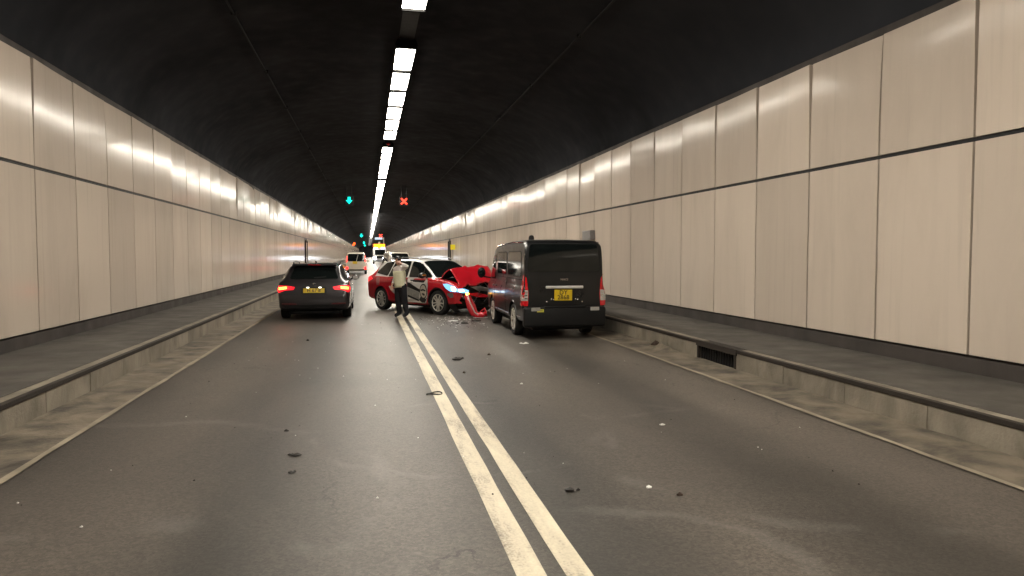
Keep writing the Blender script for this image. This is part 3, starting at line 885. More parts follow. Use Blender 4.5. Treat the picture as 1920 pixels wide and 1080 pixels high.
def car_body(root, st, wells, wr, mats=None, fn=None, cuts=(), van=False, bay=None):
    mb = loft_body(st, van=van)
    base = mb.mesh('body'); b = bvh_of(base)
    cutters = []
    for x, y in wells:
        c = well_cut(x, y, wr + 0.055); c.transform(Matrix.Translation((0, 0, wr))); cutters.append(c)
    body = boolean(base, cutters + list(cuts))
    def f(c, n):
        for x, y in wells:
            if abs(sqrt((c.x - x) ** 2 + (c.z - wr) ** 2) - (wr + 0.055)) < 0.012 and abs(c.y) < abs(y) + 0.04 and abs(n.y) < 0.3: return 1
            if sqrt((c.x - x) ** 2 + (c.z - wr) ** 2) < wr + 0.05 and abs(c.y) < abs(y) - 0.2: return 1
        if c.z < 0.33 and n.z < -0.6: return 1
        return fn(c, n) if fn else 0
    paint_faces(body, f, mats)
    finish(body)
    o = ob('body', body, None, root)
    return o, b
def arch_ring(bvh, sg, x, wr, w=0.035):
    """dark lip round a wheel opening, in side view"""
    out = []
    for k in range(21):
        a = pi * (-0.06 + 1.12 * k / 20); out.append((x + (wr + 0.055 + w) * cos(a), wr + (wr + 0.055 + w) * sin(a)))
    for k in range(20, -1, -1):
        a = pi * (-0.06 + 1.12 * k / 20); out.append((x + (wr + 0.052) * cos(a), wr + (wr + 0.052) * sin(a)))
    return patch(bvh, 'y', sg, out, 0.010, 0.01, 0.12)
def number_plate(root, x, y, z, lines, w, h, rear=True, tilt=0.0):
    e = ob('number_plate', MB().box(-0.008, 0.008, -w / 2, w / 2, -h / 2, h / 2).mesh('number_plate', bevel=0.004, seg=1), M_plate, root, (x, y, z), (0, tilt, 0 if rear else pi))
    n = len(lines)
    for i, t in enumerate(lines):
        me = text_mesh(t, h * 1.05 if n == 1 else h * 0.58, 0.001)
        me.materials.append(M_ink)
        zz = 0 if n == 1 else (h * 0.23 if i == 0 else -h * 0.22)
        tag(ob('lettering', me, None, e, (-0.0085, 0, zz), (pi / 2, 0, -pi / 2)), kind='stuff')
    return e

# ------------------------------------------------------------------ dark estate car seen from behind
def estate_car():
    root = empty('estate_car', (-1.35, 20.98, 0), pi / 2)
    tag(root, 'charcoal estate car with lit brake lamps and yellow plate, seen from behind', 'car')
    st = [(-2.31, .42, .58, .60, .74, .5), (-2.285, .32, .70, .74, .82, .55), (-2.24, .27, .86, .93, .86, .60), (-2.17, .25, .95, 1.03, .88, .62), (-2.0, .24, .97, 1.20, .89, .60),
          (-1.82, .23, .97, 1.36, .90, .585), (-1.66, .23, .965, 1.415, .905, .585), (-1.0, .22, .95, 1.44, .905, .60), (0, .2, .94, 1.445, .905, .60), (.35, .2, .935, 1.40, .905, .59),
          (.9, .2, .93, 1.12, .9, .6), (1.15, .2, .92, .98, .9, .6), (1.6, .22, .88, .91, .89, .6), (2.1, .24, .76, .79, .83, .55), (2.26, .28, .62, .65, .72, .5), (2.31, .4, .5, .52, .6, .4)]
    W = [(-1.28, .79), (-1.28, -.79), (1.53, .79), (1.53, -.79)]
    body, b = car_body(root, st, W, 0.325, [M_bmw, M_black])
    add_wheels(root, [(-1.28, .785, 0), (-1.28, -.785, 0), (1.53, .785, 1), (1.53, -.785, 1)], 0.325, 0.225)
    # rear glass, in end view
    glazing(b, 'x', -1, [(-.60, 1.045), (.60, 1.045), (.50, 1.33), (-.50, 1.33)], root, 'rear_window', 0.06)
    put('wiper', MB().tube([(-2.20, 0.0, 1.075), (-2.16, -0.30, 1.10)], 0.010), M_black, root)
    for s in (1, -1):
        glazing(b, 'y', s, [(.72, .985), (.14, 1.33), (-.18, 1.36), (-.18, .985)], root, 'front_side_window')
        glazing(b, 'y', s, [(-.26, .985), (-.26, 1.36), (-.95, 1.36), (-1.08, .99)], root, 'rear_side_window')
        glazing(b, 'y', s, [(-1.15, 1.0), (-1.03, 1.35), (-1.45, 1.32), (-1.78, 1.08)], root, 'quarter_window')
        for nm, poly in (('front_door', [(-.22, .30), (-.22, .93), (.82, .93), (.92, .80), (.90, .32)]), ('rear_door', [(-.23, .30), (-.23, .93), (-1.02, .93), (-1.06, .72), (-.80, .32)])):
            d = put(nm, patch(b, 'y', s, poly, 0.006, 0.004, 0.12, 0.03), M_bmw, root)
            put('door_gap', patch(b, 'y', s, grow(rounded(poly, 0.03), 0.010), 0.003, 0.004, 0.12), M_black, d)
            xh = poly[0][0] + (0.12 if nm == 'rear_door' else 0.12) * (1 if nm == 'front_door' else -1)
            hx = xh if nm == 'front_door' else xh
            ob('handle', MB().box(hx - 0.09, hx + 0.09, s * 0.90 - 0.02, s * 0.90 + 0.02, .80, .83).mesh('handle', bevel=0.008), M_chrome, d)
        # L shaped lamps, outer core brighter
        t = put('tail_lamp', patch(b, 'x', -1, [(s * .46, .845), (s * .50, .775), (s * .70, .765), (s * .86, .70), (s * .885, .80), (s * .86, .885), (s * .60, .872)], 0.012, 0.01, 0.05, 0.02), E_taildim, root)
        put('brake_core', patch(b, 'x', -1, [(s * .60, .85), (s * .61, .80), (s * .74, .785), (s * .85, .735), (s * .862, .79), (s * .84, .862)], 0.02, 0.002, 0.05, 0.015), E_tail, t)
        for z in (0.80, 0.835):
            put('lamp_bar', patch(b, 'x', -1, [(s * .66, z), (s * .84, z - 0.02), (s * .845, z + 0.0), (s * .66, z + 0.02)], 0.026, 0.002, 0.05), E_tailhot, t)
        put('side_lamp', patch(b, 'y', s, [(-2.20, .80), (-2.02, .84), (-1.98, .80), (-2.18, .73)], 0.012, 0.006, 0.05), E_taildim, root)
        put('bumper_reflector', patch(b, 'x', -1, [(s * .42, .405), (s * .78, .42), (s * .78, .445), (s * .44, .435)], 0.012, 0.006, 0.08), M_darkred, root)
        m = empty('mirror', (.62, s * .98, 1.0), 0, root)
        ob('mirror_shell', MB().ball((0, 0, 0), .10, .11, .075).mesh('mirror_shell', smooth=60), M_bmw, m)
        ob('mirror_glass', MB().box(-.098, -.09, -.075, .075, -.045, .045).mesh('mirror_glass', bevel=0.003), M_clearlens, m)
        ob('mirror_stalk', MB().tube([(.01, -s * .05, -.03), (.03, -s * .14, -.05)], 0.022), M_black, m)
        ob('exhaust', MB().lathe([(.035, -.02), (.042, 0), (.042, .16), (.030, .16)], 'x', 16, (-2.33, s * .48, .30)).mesh('exhaust', smooth=40), M_chrome, root)
    ob('underbody_light_block', MB().box(-2.1, 1.95, -.62, .62, .15, .24).mesh('underbody_light_block', bevel=.03), M_black, root)  # plain box under the floor, added to block light below the car
    # tailgate shut line, lower trim, spoiler, badge
    put('tailgate_gap', patch(b, 'x', -1, [(-.80, .660), (.80, .660), (.80, .668), (-.80, .668)], 0.005, 0.004, 0.08), M_black, root)
    put('lower_trim', patch(b, 'x', -1, [(-.70, .33), (.70, .33), (.78, .40), (-.78, .40)], 0.008, 0.006, 0.1), M_black, root)
    put('plate_recess', patch(b, 'x', -1, [(-.32, .675), (.32, .675), (.30, .845), (-.30, .845)], 0.006, 0.01, 0.06, 0.02), M_black, root)
    sp = MB().prism([(-1.62, 1.435), (-1.93, 1.412), (-1.95, 1.395), (-1.86, 1.36), (-1.66, 1.40)], 'y', -.56, .56)
    ob('spoiler', sp.mesh('spoiler', bevel=0.012), M_bmw, root)
    ob('brake_strip', MB().box(-1.956, -1.949, -.16, .16, 1.392, 1.408), M_redlens, root)
    ob('badge', MB().lathe([(0, -.012), (.036, -.010), (.041, 0), (.041, .02)], 'x', 20, (-2.235, 0, .905)).mesh('badge', smooth=40), M_chrome, root)
    ob('antenna_fin', MB().prism([(-1.45, 1.43), (-1.20, 1.44), (-1.30, 1.475), (-1.45, 1.50)], 'y', -.018, .018).mesh('antenna_fin', bevel=0.006), M_bmw, root)
    for s in (1, -1):
        ob('roof_rail', MB().tube([(-1.5, s * .555, 1.435), (-1.42, s * .56, 1.465), (-.6, s * .57, 1.475), (.15, s * .57, 1.455), (.22, s * .565, 1.42)], 0.014), M_black, root)
        ob('plate_lamp', MB().box(-.02, .0, -.03, .03, -.01, .01, 0, Matrix.Translation((-2.268, s * .15, .832))), emit('plate_lamp_glow_%d' % (s + 1), (1, .93, .8), 5), root)
    number_plate(root, -2.305, 0, .755, ['H 67 8'], .52, .115, tilt=0.25)
    glazing(b, 'z', 1, [(.95, -.62), (.95, .62), (.32, .52), (.32, -.52)], root, 'windscreen', 0.05)
    return root
estate_car()

# ------------------------------------------------------------------ black van at the kerb
def black_van():
    root = empty('panel_van', (3.79, 15.89, 0), pi / 2)
    tag(root, 'black panel van stopped by the kerb with yellow plate and chrome strip', 'van')
    st = [(-2.295, .45, .62, .64, .81, .7), (-2.28, .36, .98, 1.02, .838, .76), (-2.262, .34, 1.0, 1.40, .845, .785), (-2.235, .33, 1.02, 1.76, .848, .785), (-2.19, .33, 1.03, 1.90, .848, .78),
          (-2.08, .32, 1.03, 1.955, .848, .775), (-1.6, .3, 1.03, 1.975, .848, .77), (-.6, .3, 1.03, 1.97, .848, .77), (.4, .3, 1.03, 1.94, .848, .765), (.9, .3, 1.03, 1.90, .848, .76), (1.2, .3, 1.02, 1.84, .848, .755),
          (1.5, .3, 1.0, 1.66, .845, .73), (1.86, .3, .98, 1.34, .835, .70), (2.12, .3, .95, 1.08, .80, .65), (2.24, .32, .85, .92, .76, .6), (2.31, .4, .6, .63, .66, .5)]
    W = [(-1.28, .76), (-1.28, -.76), (1.20, .76), (1.20, -.76)]
    body, b = car_body(root, st, W, 0.325, [M_van, M_black], van=True)
    add_wheels(root, [(-1.28, .735, 0), (-1.28, -.735, 0), (1.20, .735, 1), (1.20, -.735, 1)], 0.325, 0.20, 'six')
    glazing(b, 'x', -1, [(-.74, 1.33), (.74, 1.33), (.69, 1.87), (-.69, 1.87)], root, 'rear_window', 0.08, seal=0.022)
    put('tailgate_gap', patch(b, 'x', -1, [(-.76, .655), (.76, .655), (.76, .668), (-.76, .668)], 0.005, 0.004, 0.08), M_black, root)
    for s in (1, -1):
        put('tailgate_side_gap', patch(b, 'x', -1, [(s * .735, .66), (s * .745, .66), (s * .775, 1.30), (s * .735, 1.88), (s * .725, 1.88), (s * .765, 1.30)], 0.004, 0.004, 0.08), M_black, root)
        # tall lamps wrapped round the corner: red, clear, red
        lp = put('tail_lamp', patch(b, 'y', s, [(-2.27, .66), (-2.17, .66), (-2.13, .90), (-2.15, 1.18), (-2.19, 1.25), (-2.235, 1.0)], 0.014, 0.01, 0.04), M_redlens, root)
        rear = patch(b, 'x', -1, [(s * .845, .66), (s * .74, .66), (s * .725, .90), (s * .755, 1.20), (s * .80, 1.27), (s * .84, 1.0)], 0.014, 0.01, 0.04)
        put('lamp_rear_face', rear, M_redlens, lp)
        put('clear_section', patch(b, 'x', -1, [(s * .845, .76), (s * .74, .76), (s * .735, .97), (s * .84, .97)], 0.019, 0.002, 0.04), M_clearlens, lp)
        put('clear_side', patch(b, 'y', s, [(-2.255, .76), (-2.165, .76), (-2.145, .97), (-2.235, .97)], 0.019, 0.002, 0.04), M_clearlens, lp)
        for k in range(3):
            put('lamp_rib', patch(b, 'x', -1, [(s * .84, .80 + k * .06), (s * .745, .80 + k * .06), (s * .745, .814 + k * .06), (s * .84, .814 + k * .06)], 0.023, 0.002, 0.04), M_chrome, lp)
        # side glazing and doors
        glazing(b, 'y', s, [(1.62, 1.10), (1.35, 1.60), (.95, 1.66), (.92, 1.10)], root, 'cab_window', 0.05)
        glazing(b, 'y', s, [(.66, 1.24), (.66, 1.70), (-.42, 1.72), (-.42, 1.24)], root, 'side_window', 0.07)
        glazing(b, 'y', s, [(-.60, 1.24), (-.60, 1.72), (-1.92, 1.72), (-1.98, 1.24)], root, 'load_window', 0.07)
        for nm, poly in (('cab_door', [(.84, .36), (.84, 1.03), (1.62, 1.03), (1.70, .80), (1.55, .66), (1.20, .74), (.98, .62), (.90, .36)]),
                         ('sliding_door', [(.80, .36), (.80, 1.16), (-.50, 1.16), (-.50, .36)])):
            d = put(nm, patch(b, 'y', s, poly, 0.006, 0.004, 0.12, 0.04), M_van, root)
            put('door_gap', patch(b, 'y', s, grow(rounded(poly, 0.04), 0.012), 0.003, 0.004, 0.12), M_black, d)
            hx = .95 if nm == 'cab_door' else .66
            ob('handle', MB().box(hx - .10, hx + .10, s * .853 - .018, s * .853 + .018, .93, .965).mesh('handle', bevel=0.008), M_van, d)
        put('slide_rail', patch(b, 'y', s, [(-.55, 1.155), (-2.05, 1.155), (-2.05, 1.185), (-.55, 1.185)], 0.012, 0.006, 0.12), M_black, root)
        put('body_crease', patch(b, 'y', s, [(.8, .70), (-.85, .70), (-.85, .712), (.8, .712)], 0.010, 0.006, 0.15), M_van, root)
        put('chrome_strip', patch(b, 'y', s, [(.80, .395), (-.86, .395), (-.86, .42), (.80, .42)], 0.014, 0.006, 0.15), M_chrome, root)
        put('rear_chrome_strip', patch(b, 'y', s, [(-1.72, .425), (-2.10, .425), (-2.10, .445), (-1.72, .445)], 0.014, 0.006, 0.1), M_chrome, root)
        put('arch_lip', arch_ring(b, s, -1.28, .325, 0.025), M_van, root)
        put('gutter_rail', MB().tube([(-2.05, s * .768, 1.905), (-1.0, s * .766, 1.925), (.4, s * .760, 1.888), (.85, s * .755, 1.852)], 0.014), M_chrome if s > 0 else M_black, root)
        m = empty('mirror', (1.72, s * 1.02, 1.22), 0, root)
        ob('mirror_shell', MB().ball((0, 0, 0), .08, .10, .13, 18, 12).mesh('mirror_shell', smooth=60), M_black, m)
        ob('mirror_glass', MB().lathe([(0, -.082), (.060, -.078), (.063, -.06)], 'x', 20).mesh('mirror_glass', smooth=40), M_glass, m)
        ob('mirror_arm', MB().tube([(.02, -s * .06, -.10), (.03, -s * .24, -.13)], 0.018), M_black, m)
    # rear bumper with step, reflectors
    bp = MB().box(-2.385, -2.22, -.835, .835, .25, .64)
    bo = ob('rear_bumper', bp.mesh('rear_bumper', smooth=40, bevel=0.045, seg=4), M_black, root)
    ob('step_tread', MB().box(-2.388, -2.28, -.42, .42, .628, .652).mesh('step_tread', bevel=0.006), M_black, bo)
    for s in (1, -1):
        ob('bumper_reflector', MB().box(-2.395, -2.383, s * .60 - .09, s * .60 + .09, .565, .635).mesh('bumper_reflector', bevel=0.02, seg=3), M_clearlens if s < 0 else M_vinylgrey, bo)
    ob('underbody_light_block', MB().box(-2.15, 1.95, -.62, .62, .17, .31).mesh('underbody_light_block', bevel=.03), M_black, root)  # black box for axle and tank, added to block light under the van
    ob('sticker', MB().box(-2.391, -2.386, .44, .575, .545, .60), pbr('yellow_sticker', (.60, .55, .06), .5), bo)
    ob('sticker_line', MB().box(-2.393, -2.3915, .46, .555, .568, .577), M_ink, bo)
    # chrome garnish over the plate, badge, lettering
    ob('garnish', MB().box(-2.335, -2.285, -.38, .38, 1.000, 1.052).mesh('garnish', bevel=0.014, seg=3), M_satin, root)
    for y in (.27, .22, -.22, -.27, .36, -.36):
        ob('stud', MB().lathe([(0, -.012), (.014, -.008), (.016, .006)], 'x', 12, (-2.312, y, .785 if abs(y) < .3 else .74)).mesh('stud', smooth=40), M_chrome, root)
    t = text_mesh('HIACE', .055, .003, 'badge_lettering'); t.materials.append(M_chrome)
    ob('badge_lettering', t, None, root, (-2.292, 0.0, 1.175), (pi / 2, 0, -pi / 2))
    t = text_mesh('VAN', .045, .002, 'window_lettering'); t.materials.append(M_clearlens)
    ob('window_lettering', t, None, root, (-2.222, -.55, 1.80), (pi / 2 - .2, 0, -pi / 2))
    number_plate(root, -2.325, .03, .87, ['DY', '2868'], .36, .21)
    ob('beacon', MB().lathe([(0, .10), (.045, .085), (.06, .04), (.062, .0), (.07, -.02)], 'z', 18, (-.9, .35, 1.985)).mesh('beacon', smooth=40), M_black, root)
    glazing(b, 'z', 1, [(2.08, -.70), (2.08, .70), (1.30, .62), (1.30, -.62)], root, 'windscreen', 0.08)
    # painted reflection: pale round discs on the sliding door pillar, crushed nose
    dsk = [(.80 + .085 * cos(2 * pi * k / 20), 1.40 + .10 * sin(2 * pi * k / 20)) for k in range(20)]
    for s in (1, -1):
        st_ = put('round_reflection', patch(b, 'y', s, dsk, 0.010, 0.002, 0.06), pbr('pink_reflection_%d' % (s + 1), (.62, .42, .42), .45, var=.3, scale=30), root)
        ld = [(.80 + .045 * cos(2 * pi * k / 16), 1.385 + .04 * sin(2 * pi * k / 16)) for k in range(16)]
        put('reflection_core', patch(b, 'y', s, ld, 0.013, 0.001, 0.06), M_white, st_)
    return root
black_van()

# ------------------------------------------------------------------ crashed red and white crossover
TAXI_O = (1.874, 21.286, 0); TAXI_A = atan2(-.833, .552)
def crossover():
    root = empty('crossover_car', TAXI_O, TAXI_A)
    tag(root, 'crashed red and white crossover with buckled bonnet and lit headlamp', 'car')
    st = [(-2.18, .42, .62, .64, .74, .5), (-2.15, .36, .78, .84, .82, .56), (-2.09, .32, .97, 1.02, .865, .6), (-1.98, .3, 1.0, 1.14, .88, .6), (-1.75, .28, 1.01, 1.36, .89, .6), (-1.5, .26, 1.01, 1.48, .895, .61),
          (-1.0, .24, 1.0, 1.535, .9, .62), (-.3, .23, .985, 1.55, .9, .62), (.2, .23, .975, 1.52, .9, .62), (.6, .23, .97, 1.36, .9, .62), (1.05, .24, .965, 1.08, .895, .62), (1.2, .24, .955, 1.01, .89, .6),
          (1.6, .26, .92, .965, .885, .6), (1.95, .28, .83, .87, .85, .56), (2.12, .32, .72, .75, .79, .5), (2.18, .42, .58, .6, .68, .42)]
    W = [(-1.38, .78), (-1.38, -.78), (1.32, .78), (1.32, -.78)]
    bay = MB().box(1.16, 2.6, -.66, .66, .40, 1.4).mesh('cut')
    nose = MB().box(1.98, 2.6, -.80, 1.1, .1, .62).mesh('cut')
    def fn(c, n):
        if 1.14 < c.x < 2.05 and abs(c.y) < .664 and c.z > .395 and (n.z > .9 and c.z < .42 or abs(n.z) < .05 and abs(c.y) > .655 or abs(c.x - 1.16) < .004): return 1
        if abs(c.x - 1.98) < .004 or (c.x > 1.98 and abs(c.z - .62) < .004): return 1
        if c.z > 1.005 and -1.72 < c.x < 1.16: return 2
        return 0
    body, b = car_body(root, st, W, 0.335, [M_red, M_black, M_white], fn, (bay, nose))
    add_wheels(root, [(-1.38, .785, 0), (-1.38, -.785, 0), (1.32, .785, 1), (1.32, -.785, 1)], 0.335, 0.22, 'double5', 0.06)
    for s in (1, -1):
        fw = glazing(b, 'y', s, [(.95, 1.035), (.33, 1.42), (-.02, 1.455), (-.02, 1.03)], root, 'front_side_window', 0.04)
        put('window_post', patch(b, 'y', s, [(.60, 1.03), (.565, 1.28), (.545, 1.28), (.575, 1.03)], 0.012, 0.003, 0.08), M_vinyl, fw)
        glazing(b, 'y', s, [(-.13, 1.03), (-.13, 1.46), (-.86, 1.45), (-1.02, 1.035)], root, 'rear_side_window', 0.04)
        glazing(b, 'y', s, [(-1.10, 1.045), (-.96, 1.44), (-1.34, 1.40), (-1.70, 1.12)], root, 'quarter_window', 0.04)
        fd = [(-.04, .30), (-.04, .985), (.86, .985), (.905, .80), (.88, .48), (.80, .30)]
        rd = [(-.055, .30), (-.055, .985), (-1.00, .985), (-1.04, .72), (-.86, .36), (-.80, .30)]
        door = put('front_door', patch(b, 'y', s, fd, 0.006, 0.004, 0.10, 0.03), M_white, root)
        rdoor = put('rear_door', patch(b, 'y', s, rd, 0.006, 0.004, 0.10, 0.03), M_red, root)
        for d, p in ((door, fd), (rdoor, rd)):
            put('door_gap', patch(b, 'y', s, grow(rounded(p, 0.03), 0.010), 0.003, 0.004, 0.10), M_black, d)
        ob('handle', MB().box(.02, .20, s * .898 - .02, s * .898 + .02, .865, .90).mesh('handle', bevel=0.008), M_white, door)
        ob('handle', MB().box(-.92, -.74, s * .898 - .02, s * .898 + .02, .875, .91).mesh('handle', bevel=0.008), M_red, rdoor)
        # printed wrap: black sweep, grey block, pale lower sweep, round emblem
        put('print_sweep', patch(b, 'y', s, [(-.03, .87), (.06, .86), (.60, .66), (.60, .585), (-.03, .735)], 0.0085, 0.001, 0.08), M_vinyl, door)
        put('print_block', patch(b, 'y', s, [(-.02, .725), (.54, .59), (.50, .40), (-.02, .52)], 0.0085, 0.001, 0.08), M_vinylgrey, door)
        put('print_band', patch(b, 'y', s, [(-.02, .515), (.50, .39), (.62, .31), (.78, .31), (.87, .48), (.80, .42), (.60, .50), (.48, .34), (-.02, .455)], 0.0085, 0.001, 0.08), M_vinyl, door)
        ring = [(.715 + .165 * cos(2 * pi * k / 28), .63 + .215 * sin(2 * pi * k / 28)) for k in range(28)]
        disc = [(.715 + .135 * cos(2 * pi * k / 28), .63 + .180 * sin(2 * pi * k / 28)) for k in range(28)]
        em = put('emblem_ring', patch(b, 'y', s, ring, 0.0105, 0.001, 0.08), M_vinyl, door)
        put('emblem_disc', patch(b, 'y', s, disc, 0.0125, 0.001, 0.06), M_cream, em)
        put('emblem_print', patch(b, 'y', s, [(.60, .675), (.72, .70), (.83, .66), (.82, .625), (.72, .655), (.61, .635)], 0.0145, 0.001, 0.06), M_vinyl, em)
        put('emblem_print', patch(b, 'y', s, [(.64, .56), (.70, .585), (.79, .56), (.76, .50), (.69, .53)], 0.0145, 0.001, 0.06), M_vinyl, em)
        put('rear_print', patch(b, 'y', s, [(-.06, .48), (-.06, .36), (-.40, .40), (-.78, .56), (-.95, .72), (-.90, .74), (-.50, .56)], 0.0085, 0.001, 0.08), M_white, rdoor)
        put('rear_print_dark', patch(b, 'y', s, [(-.06, .95), (-.06, .52), (-.50, .61), (-.80, .78), (-.84, .95)], 0.0085, 0.001, 0.08), M_vinyl, rdoor)
        put('rear_decal', patch(b, 'y', s, [(-1.62, .98), (-1.45, .98), (-1.44, .74), (-1.60, .74)], 0.006, 0.001, 0.08, 0.03), pbr('pink_decal_%d' % (s + 1), (.45, .16, .16), .45, var=.4, scale=25), root)
        put('sill_trim', patch(b, 'y', s, [(.86, .285), (-.92, .285), (-.92, .25), (.86, .25)], 0.012, 0.006, 0.12), M_red, root)
        for x in (-1.38, 1.32): put('arch_lip', arch_ring(b, s, x, .335, 0.035), M_black if x > 0 else M_red, root)
        m = empty('mirror', (.80, s * 1.0, 1.075), 0, root)
        ob('mirror_shell', MB().ball((0, 0, 0), .10, .125, .085).mesh('mirror_shell', smooth=60), M_vinyl, m)
        ob('mirror_lamp', MB().box(.07, .10, -.06, .06, .0, .03).mesh('mirror_lamp', bevel=0.006), M_amberlens, m)
        ob('mirror_stalk', MB().tube([(0, -s * .06, -.03), (.02, -s * .16, -.06)], 0.022), M_black, m)
        put('tail_lamp', patch(b, 'y', s, [(-2.15, .80), (-2.13, .98), (-1.95, 1.0), (-1.82, .93), (-2.0, .86)], 0.012, 0.006, 0.05), E_taildim, root)
    # right headlamp: bright core, blue rim (nearest side); left headlamp dead
    hp = [(1.56, .86), (1.72, .875), (2.00, .80), (2.06, .73), (2.05, .655), (1.86, .665), (1.68, .75)]
    hf = [(-.82, .655), (-.84, .74), (-.60, .735), (-.47, .69), (-.50, .635), (-.70, .63)]
    hl = put('headlamp', patch(b, 'y', -1, hp, 0.016, 0.02, 0.05, 0.02), E_headdim, root)
    put('lamp_core', patch(b, 'y', -1, [(1.88, .80), (2.00, .785), (2.05, .72), (2.03, .675), (1.92, .69)], 0.024, 0.004, 0.05, 0.03), E_head, hl)
    put('lamp_front', patch(b, 'x', 1, hf, 0.016, 0.02, 0.05, 0.02), E_headdim, hl)
    put('lamp_front_core', patch(b, 'x', 1, [(-.78, .665), (-.79, .725), (-.66, .72), (-.63, .67)], 0.026, 0.002, 0.05, 0.02), E_head, hl)
    put('headlamp', patch(b, 'y', 1, hp, 0.016, 0.02, 0.05, 0.02), M_clearlens, root)
    ob('underbody_light_block', MB().box(-1.95, 1.85, -.62, .62, .17, .30).mesh('underbody_light_block', bevel=.03), M_black, root)  # added black box, shuts out light beneath the crossover
    put('fog_lamp_trim', patch(b, 'y', -1, [(1.76, .62), (1.97, .62), (1.97, .52), (1.86, .49), (1.74, .56)], 0.014, 0.01, 0.06), M_steelgrey, root)
    ob('loose_indicator', MB().ball((2.20, -.56, .60), .05, .05, .04), E_amber, root)
    ob('indicator_bracket', MB().tube([(2.00, -.58, .64), (2.10, -.57, .63), (2.20, -.56, .60)], 0.02), M_black, root)
    # bonnet folded up in the middle, front edge hanging
    nu, nv = 26, 26
    vs = []
    for i in range(nu):
        t = i / (nu - 1)
        for j in range(nv):
            v = -1 + 2 * j / (nv - 1)
            k = 0.47 + 0.05 * sin(v * 2.3 + 0.6)            # where the fold lies
            if t < k: x = 1.22 + (1.62 - 1.22) * t / k; z = 1.0 + 0.29 * (t / k) ** 1.1
            else:
                q = (t - k) / (1 - k); x = 1.62 + 0.49 * q; z = 1.29 - 0.50 * q ** 1.15
            z += 0.05 * (1 - v * v) * (0.4 + t) + 0.05 * v * (t - 0.3) + 0.10 * max(0, v) * t
            z += 0.09 * (abs(mnoise.noise(Vector((x * 3.2 + v, v * 2.4, 7)))) - .2) + 0.045 * (abs(mnoise.noise(Vector((x * 6, v * 5 - x * 2, 2)))) - .2)
            if t > .85: z += (t - .85) * 6 * (0.035 * sin(v * 7) + 0.05 * mnoise.noise(Vector((v * 9, 1, 4)))); x += (t - .85) * 6 * .05 * mnoise.noise(Vector((v * 11, 8, 4)))
            vs.append((x + 0.05 * sin(v * 2.6) * t, v * (0.70 - 0.04 * t), z))
    fs = [(i * nv + j, i * nv + j + 1, (i + 1) * nv + j + 1, (i + 1) * nv + j) for i in range(nu - 1) for j in range(nv - 1)]
    me = MB().add(vs, fs).mesh('bonnet', smooth=70)
    bn = ob('bonnet', me, [M_red, M_black], root)
    md = bn.modifiers.new('thickness', 'SOLIDIFY'); md.thickness = 0.025; md.offset = -1; md.material_offset = 1; md.material_offset_rim = 0
    # what is left under it
    eng = MB().box(1.30, 1.75, -.40, .30, .45, .80).box(1.35, 1.60, -.25, .15, .801, .90).box(1.78, 1.92, -.55, .55, .45, .74)
    eng.tube([(1.3, .35, .7), (1.5, .45, .85), (1.8, .3, .82), (1.9, 0, .80)], 0.035).tube([(1.2, -.5, .75), (1.5, -.55, .82), (1.75, -.45, .72)], 0.025).ball((1.55, .48, .72), .12, .12, .14)
    ob('engine', eng.mesh('engine', bevel=0.015), M_engine, root)
    bm_ = MB().tube([(1.96, -.72, .52), (2.06, -.35, .50), (2.05, .1, .55), (1.98, .7, .60)], 0.055, 10)
    ob('crash_beam', bm_.mesh('crash_beam', smooth=40), M_engine, root)
    rg = MB()
    for k in range(6): rg.tube([(2.0 + .03 * sin(k), -.3 + .12 * k, .48), (2.12 + .06 * sin(k * 2.1), -.32 + .14 * k, .35 + .05 * sin(k * 1.7)), (2.05 + .1 * cos(k), -.25 + .12 * k, .22)], 0.014, 6)
    ob('torn_trim', rg, M_black, root)
    fr_ = random.Random(31)
    def ragged(name, pts, mat, th=.008):
        me_ = MB().add(pts, [tuple(range(len(pts)))]).mesh(name)
        o_ = ob(name, me_, mat, root); m_ = o_.modifiers.new('thickness', 'SOLIDIFY'); m_.thickness = th
    ragged('torn_wing', [(1.96, -.86, .64), (2.12, -.80, .66), (2.20, -.72, .56), (2.10, -.76, .44), (2.16, -.70, .34), (1.99, -.84, .36)], M_red)
    ragged('torn_skin', [(2.05, -.45, .60), (2.22, -.20, .62), (2.16, .10, .57), (2.28, .30, .50), (2.12, .10, .46), (2.18, -.18, .50)], M_red)
    ragged('broken_grille', [(2.02, -.30, .78), (2.18, -.05, .80), (2.14, .25, .74), (2.20, .45, .64), (2.06, .20, .64), (2.12, -.10, .68)], M_steelgrey)
    ragged('hanging_liner', [(1.70, -.84, .32), (1.96, -.82, .30), (2.08, -.70, .12), (1.92, -.74, .08), (1.80, -.80, .18)], M_black)
    for k in range(9):
        y0 = -.55 + .13 * k
        ob('loose_wire', MB().tube([(1.75, y0, .74), (1.92 + fr_.uniform(-.05, .08), y0 + fr_.uniform(-.1, .1), .80 + fr_.uniform(-.1, .08)), (2.08 + fr_.uniform(-.06, .1), y0 + fr_.uniform(-.15, .15), .58 + fr_.uniform(-.1, .1)), (2.12 + fr_.uniform(-.06, .1), y0 + fr_.uniform(-.15, .15), .36)], .010, 5), M_steelgrey if k % 3 == 0 else M_black, root)
    ob('strut_cap', MB().ball((1.36, -.56, .90), .055, .055, .035), M_cream, root)
    glazing(b, 'z', 1, [(1.10, -.70), (1.10, .70), (.34, .56), (.34, -.56)], root, 'windscreen', 0.05)
    glazing(b, 'x', -1, [(-.60, 1.06), (.60, 1.06), (.50, 1.40), (-.50, 1.40)], root, 'rear_window', 0.06)
    for s in (1, -1):
        ob('roof_rail', MB().tube([(-1.35, s * .585, 1.515), (-1.25, s * .59, 1.555), (-.3, s * .595, 1.585), (.1, s * .59, 1.565), (.18, s * .585, 1.525)], 0.014), M_steelgrey, root)
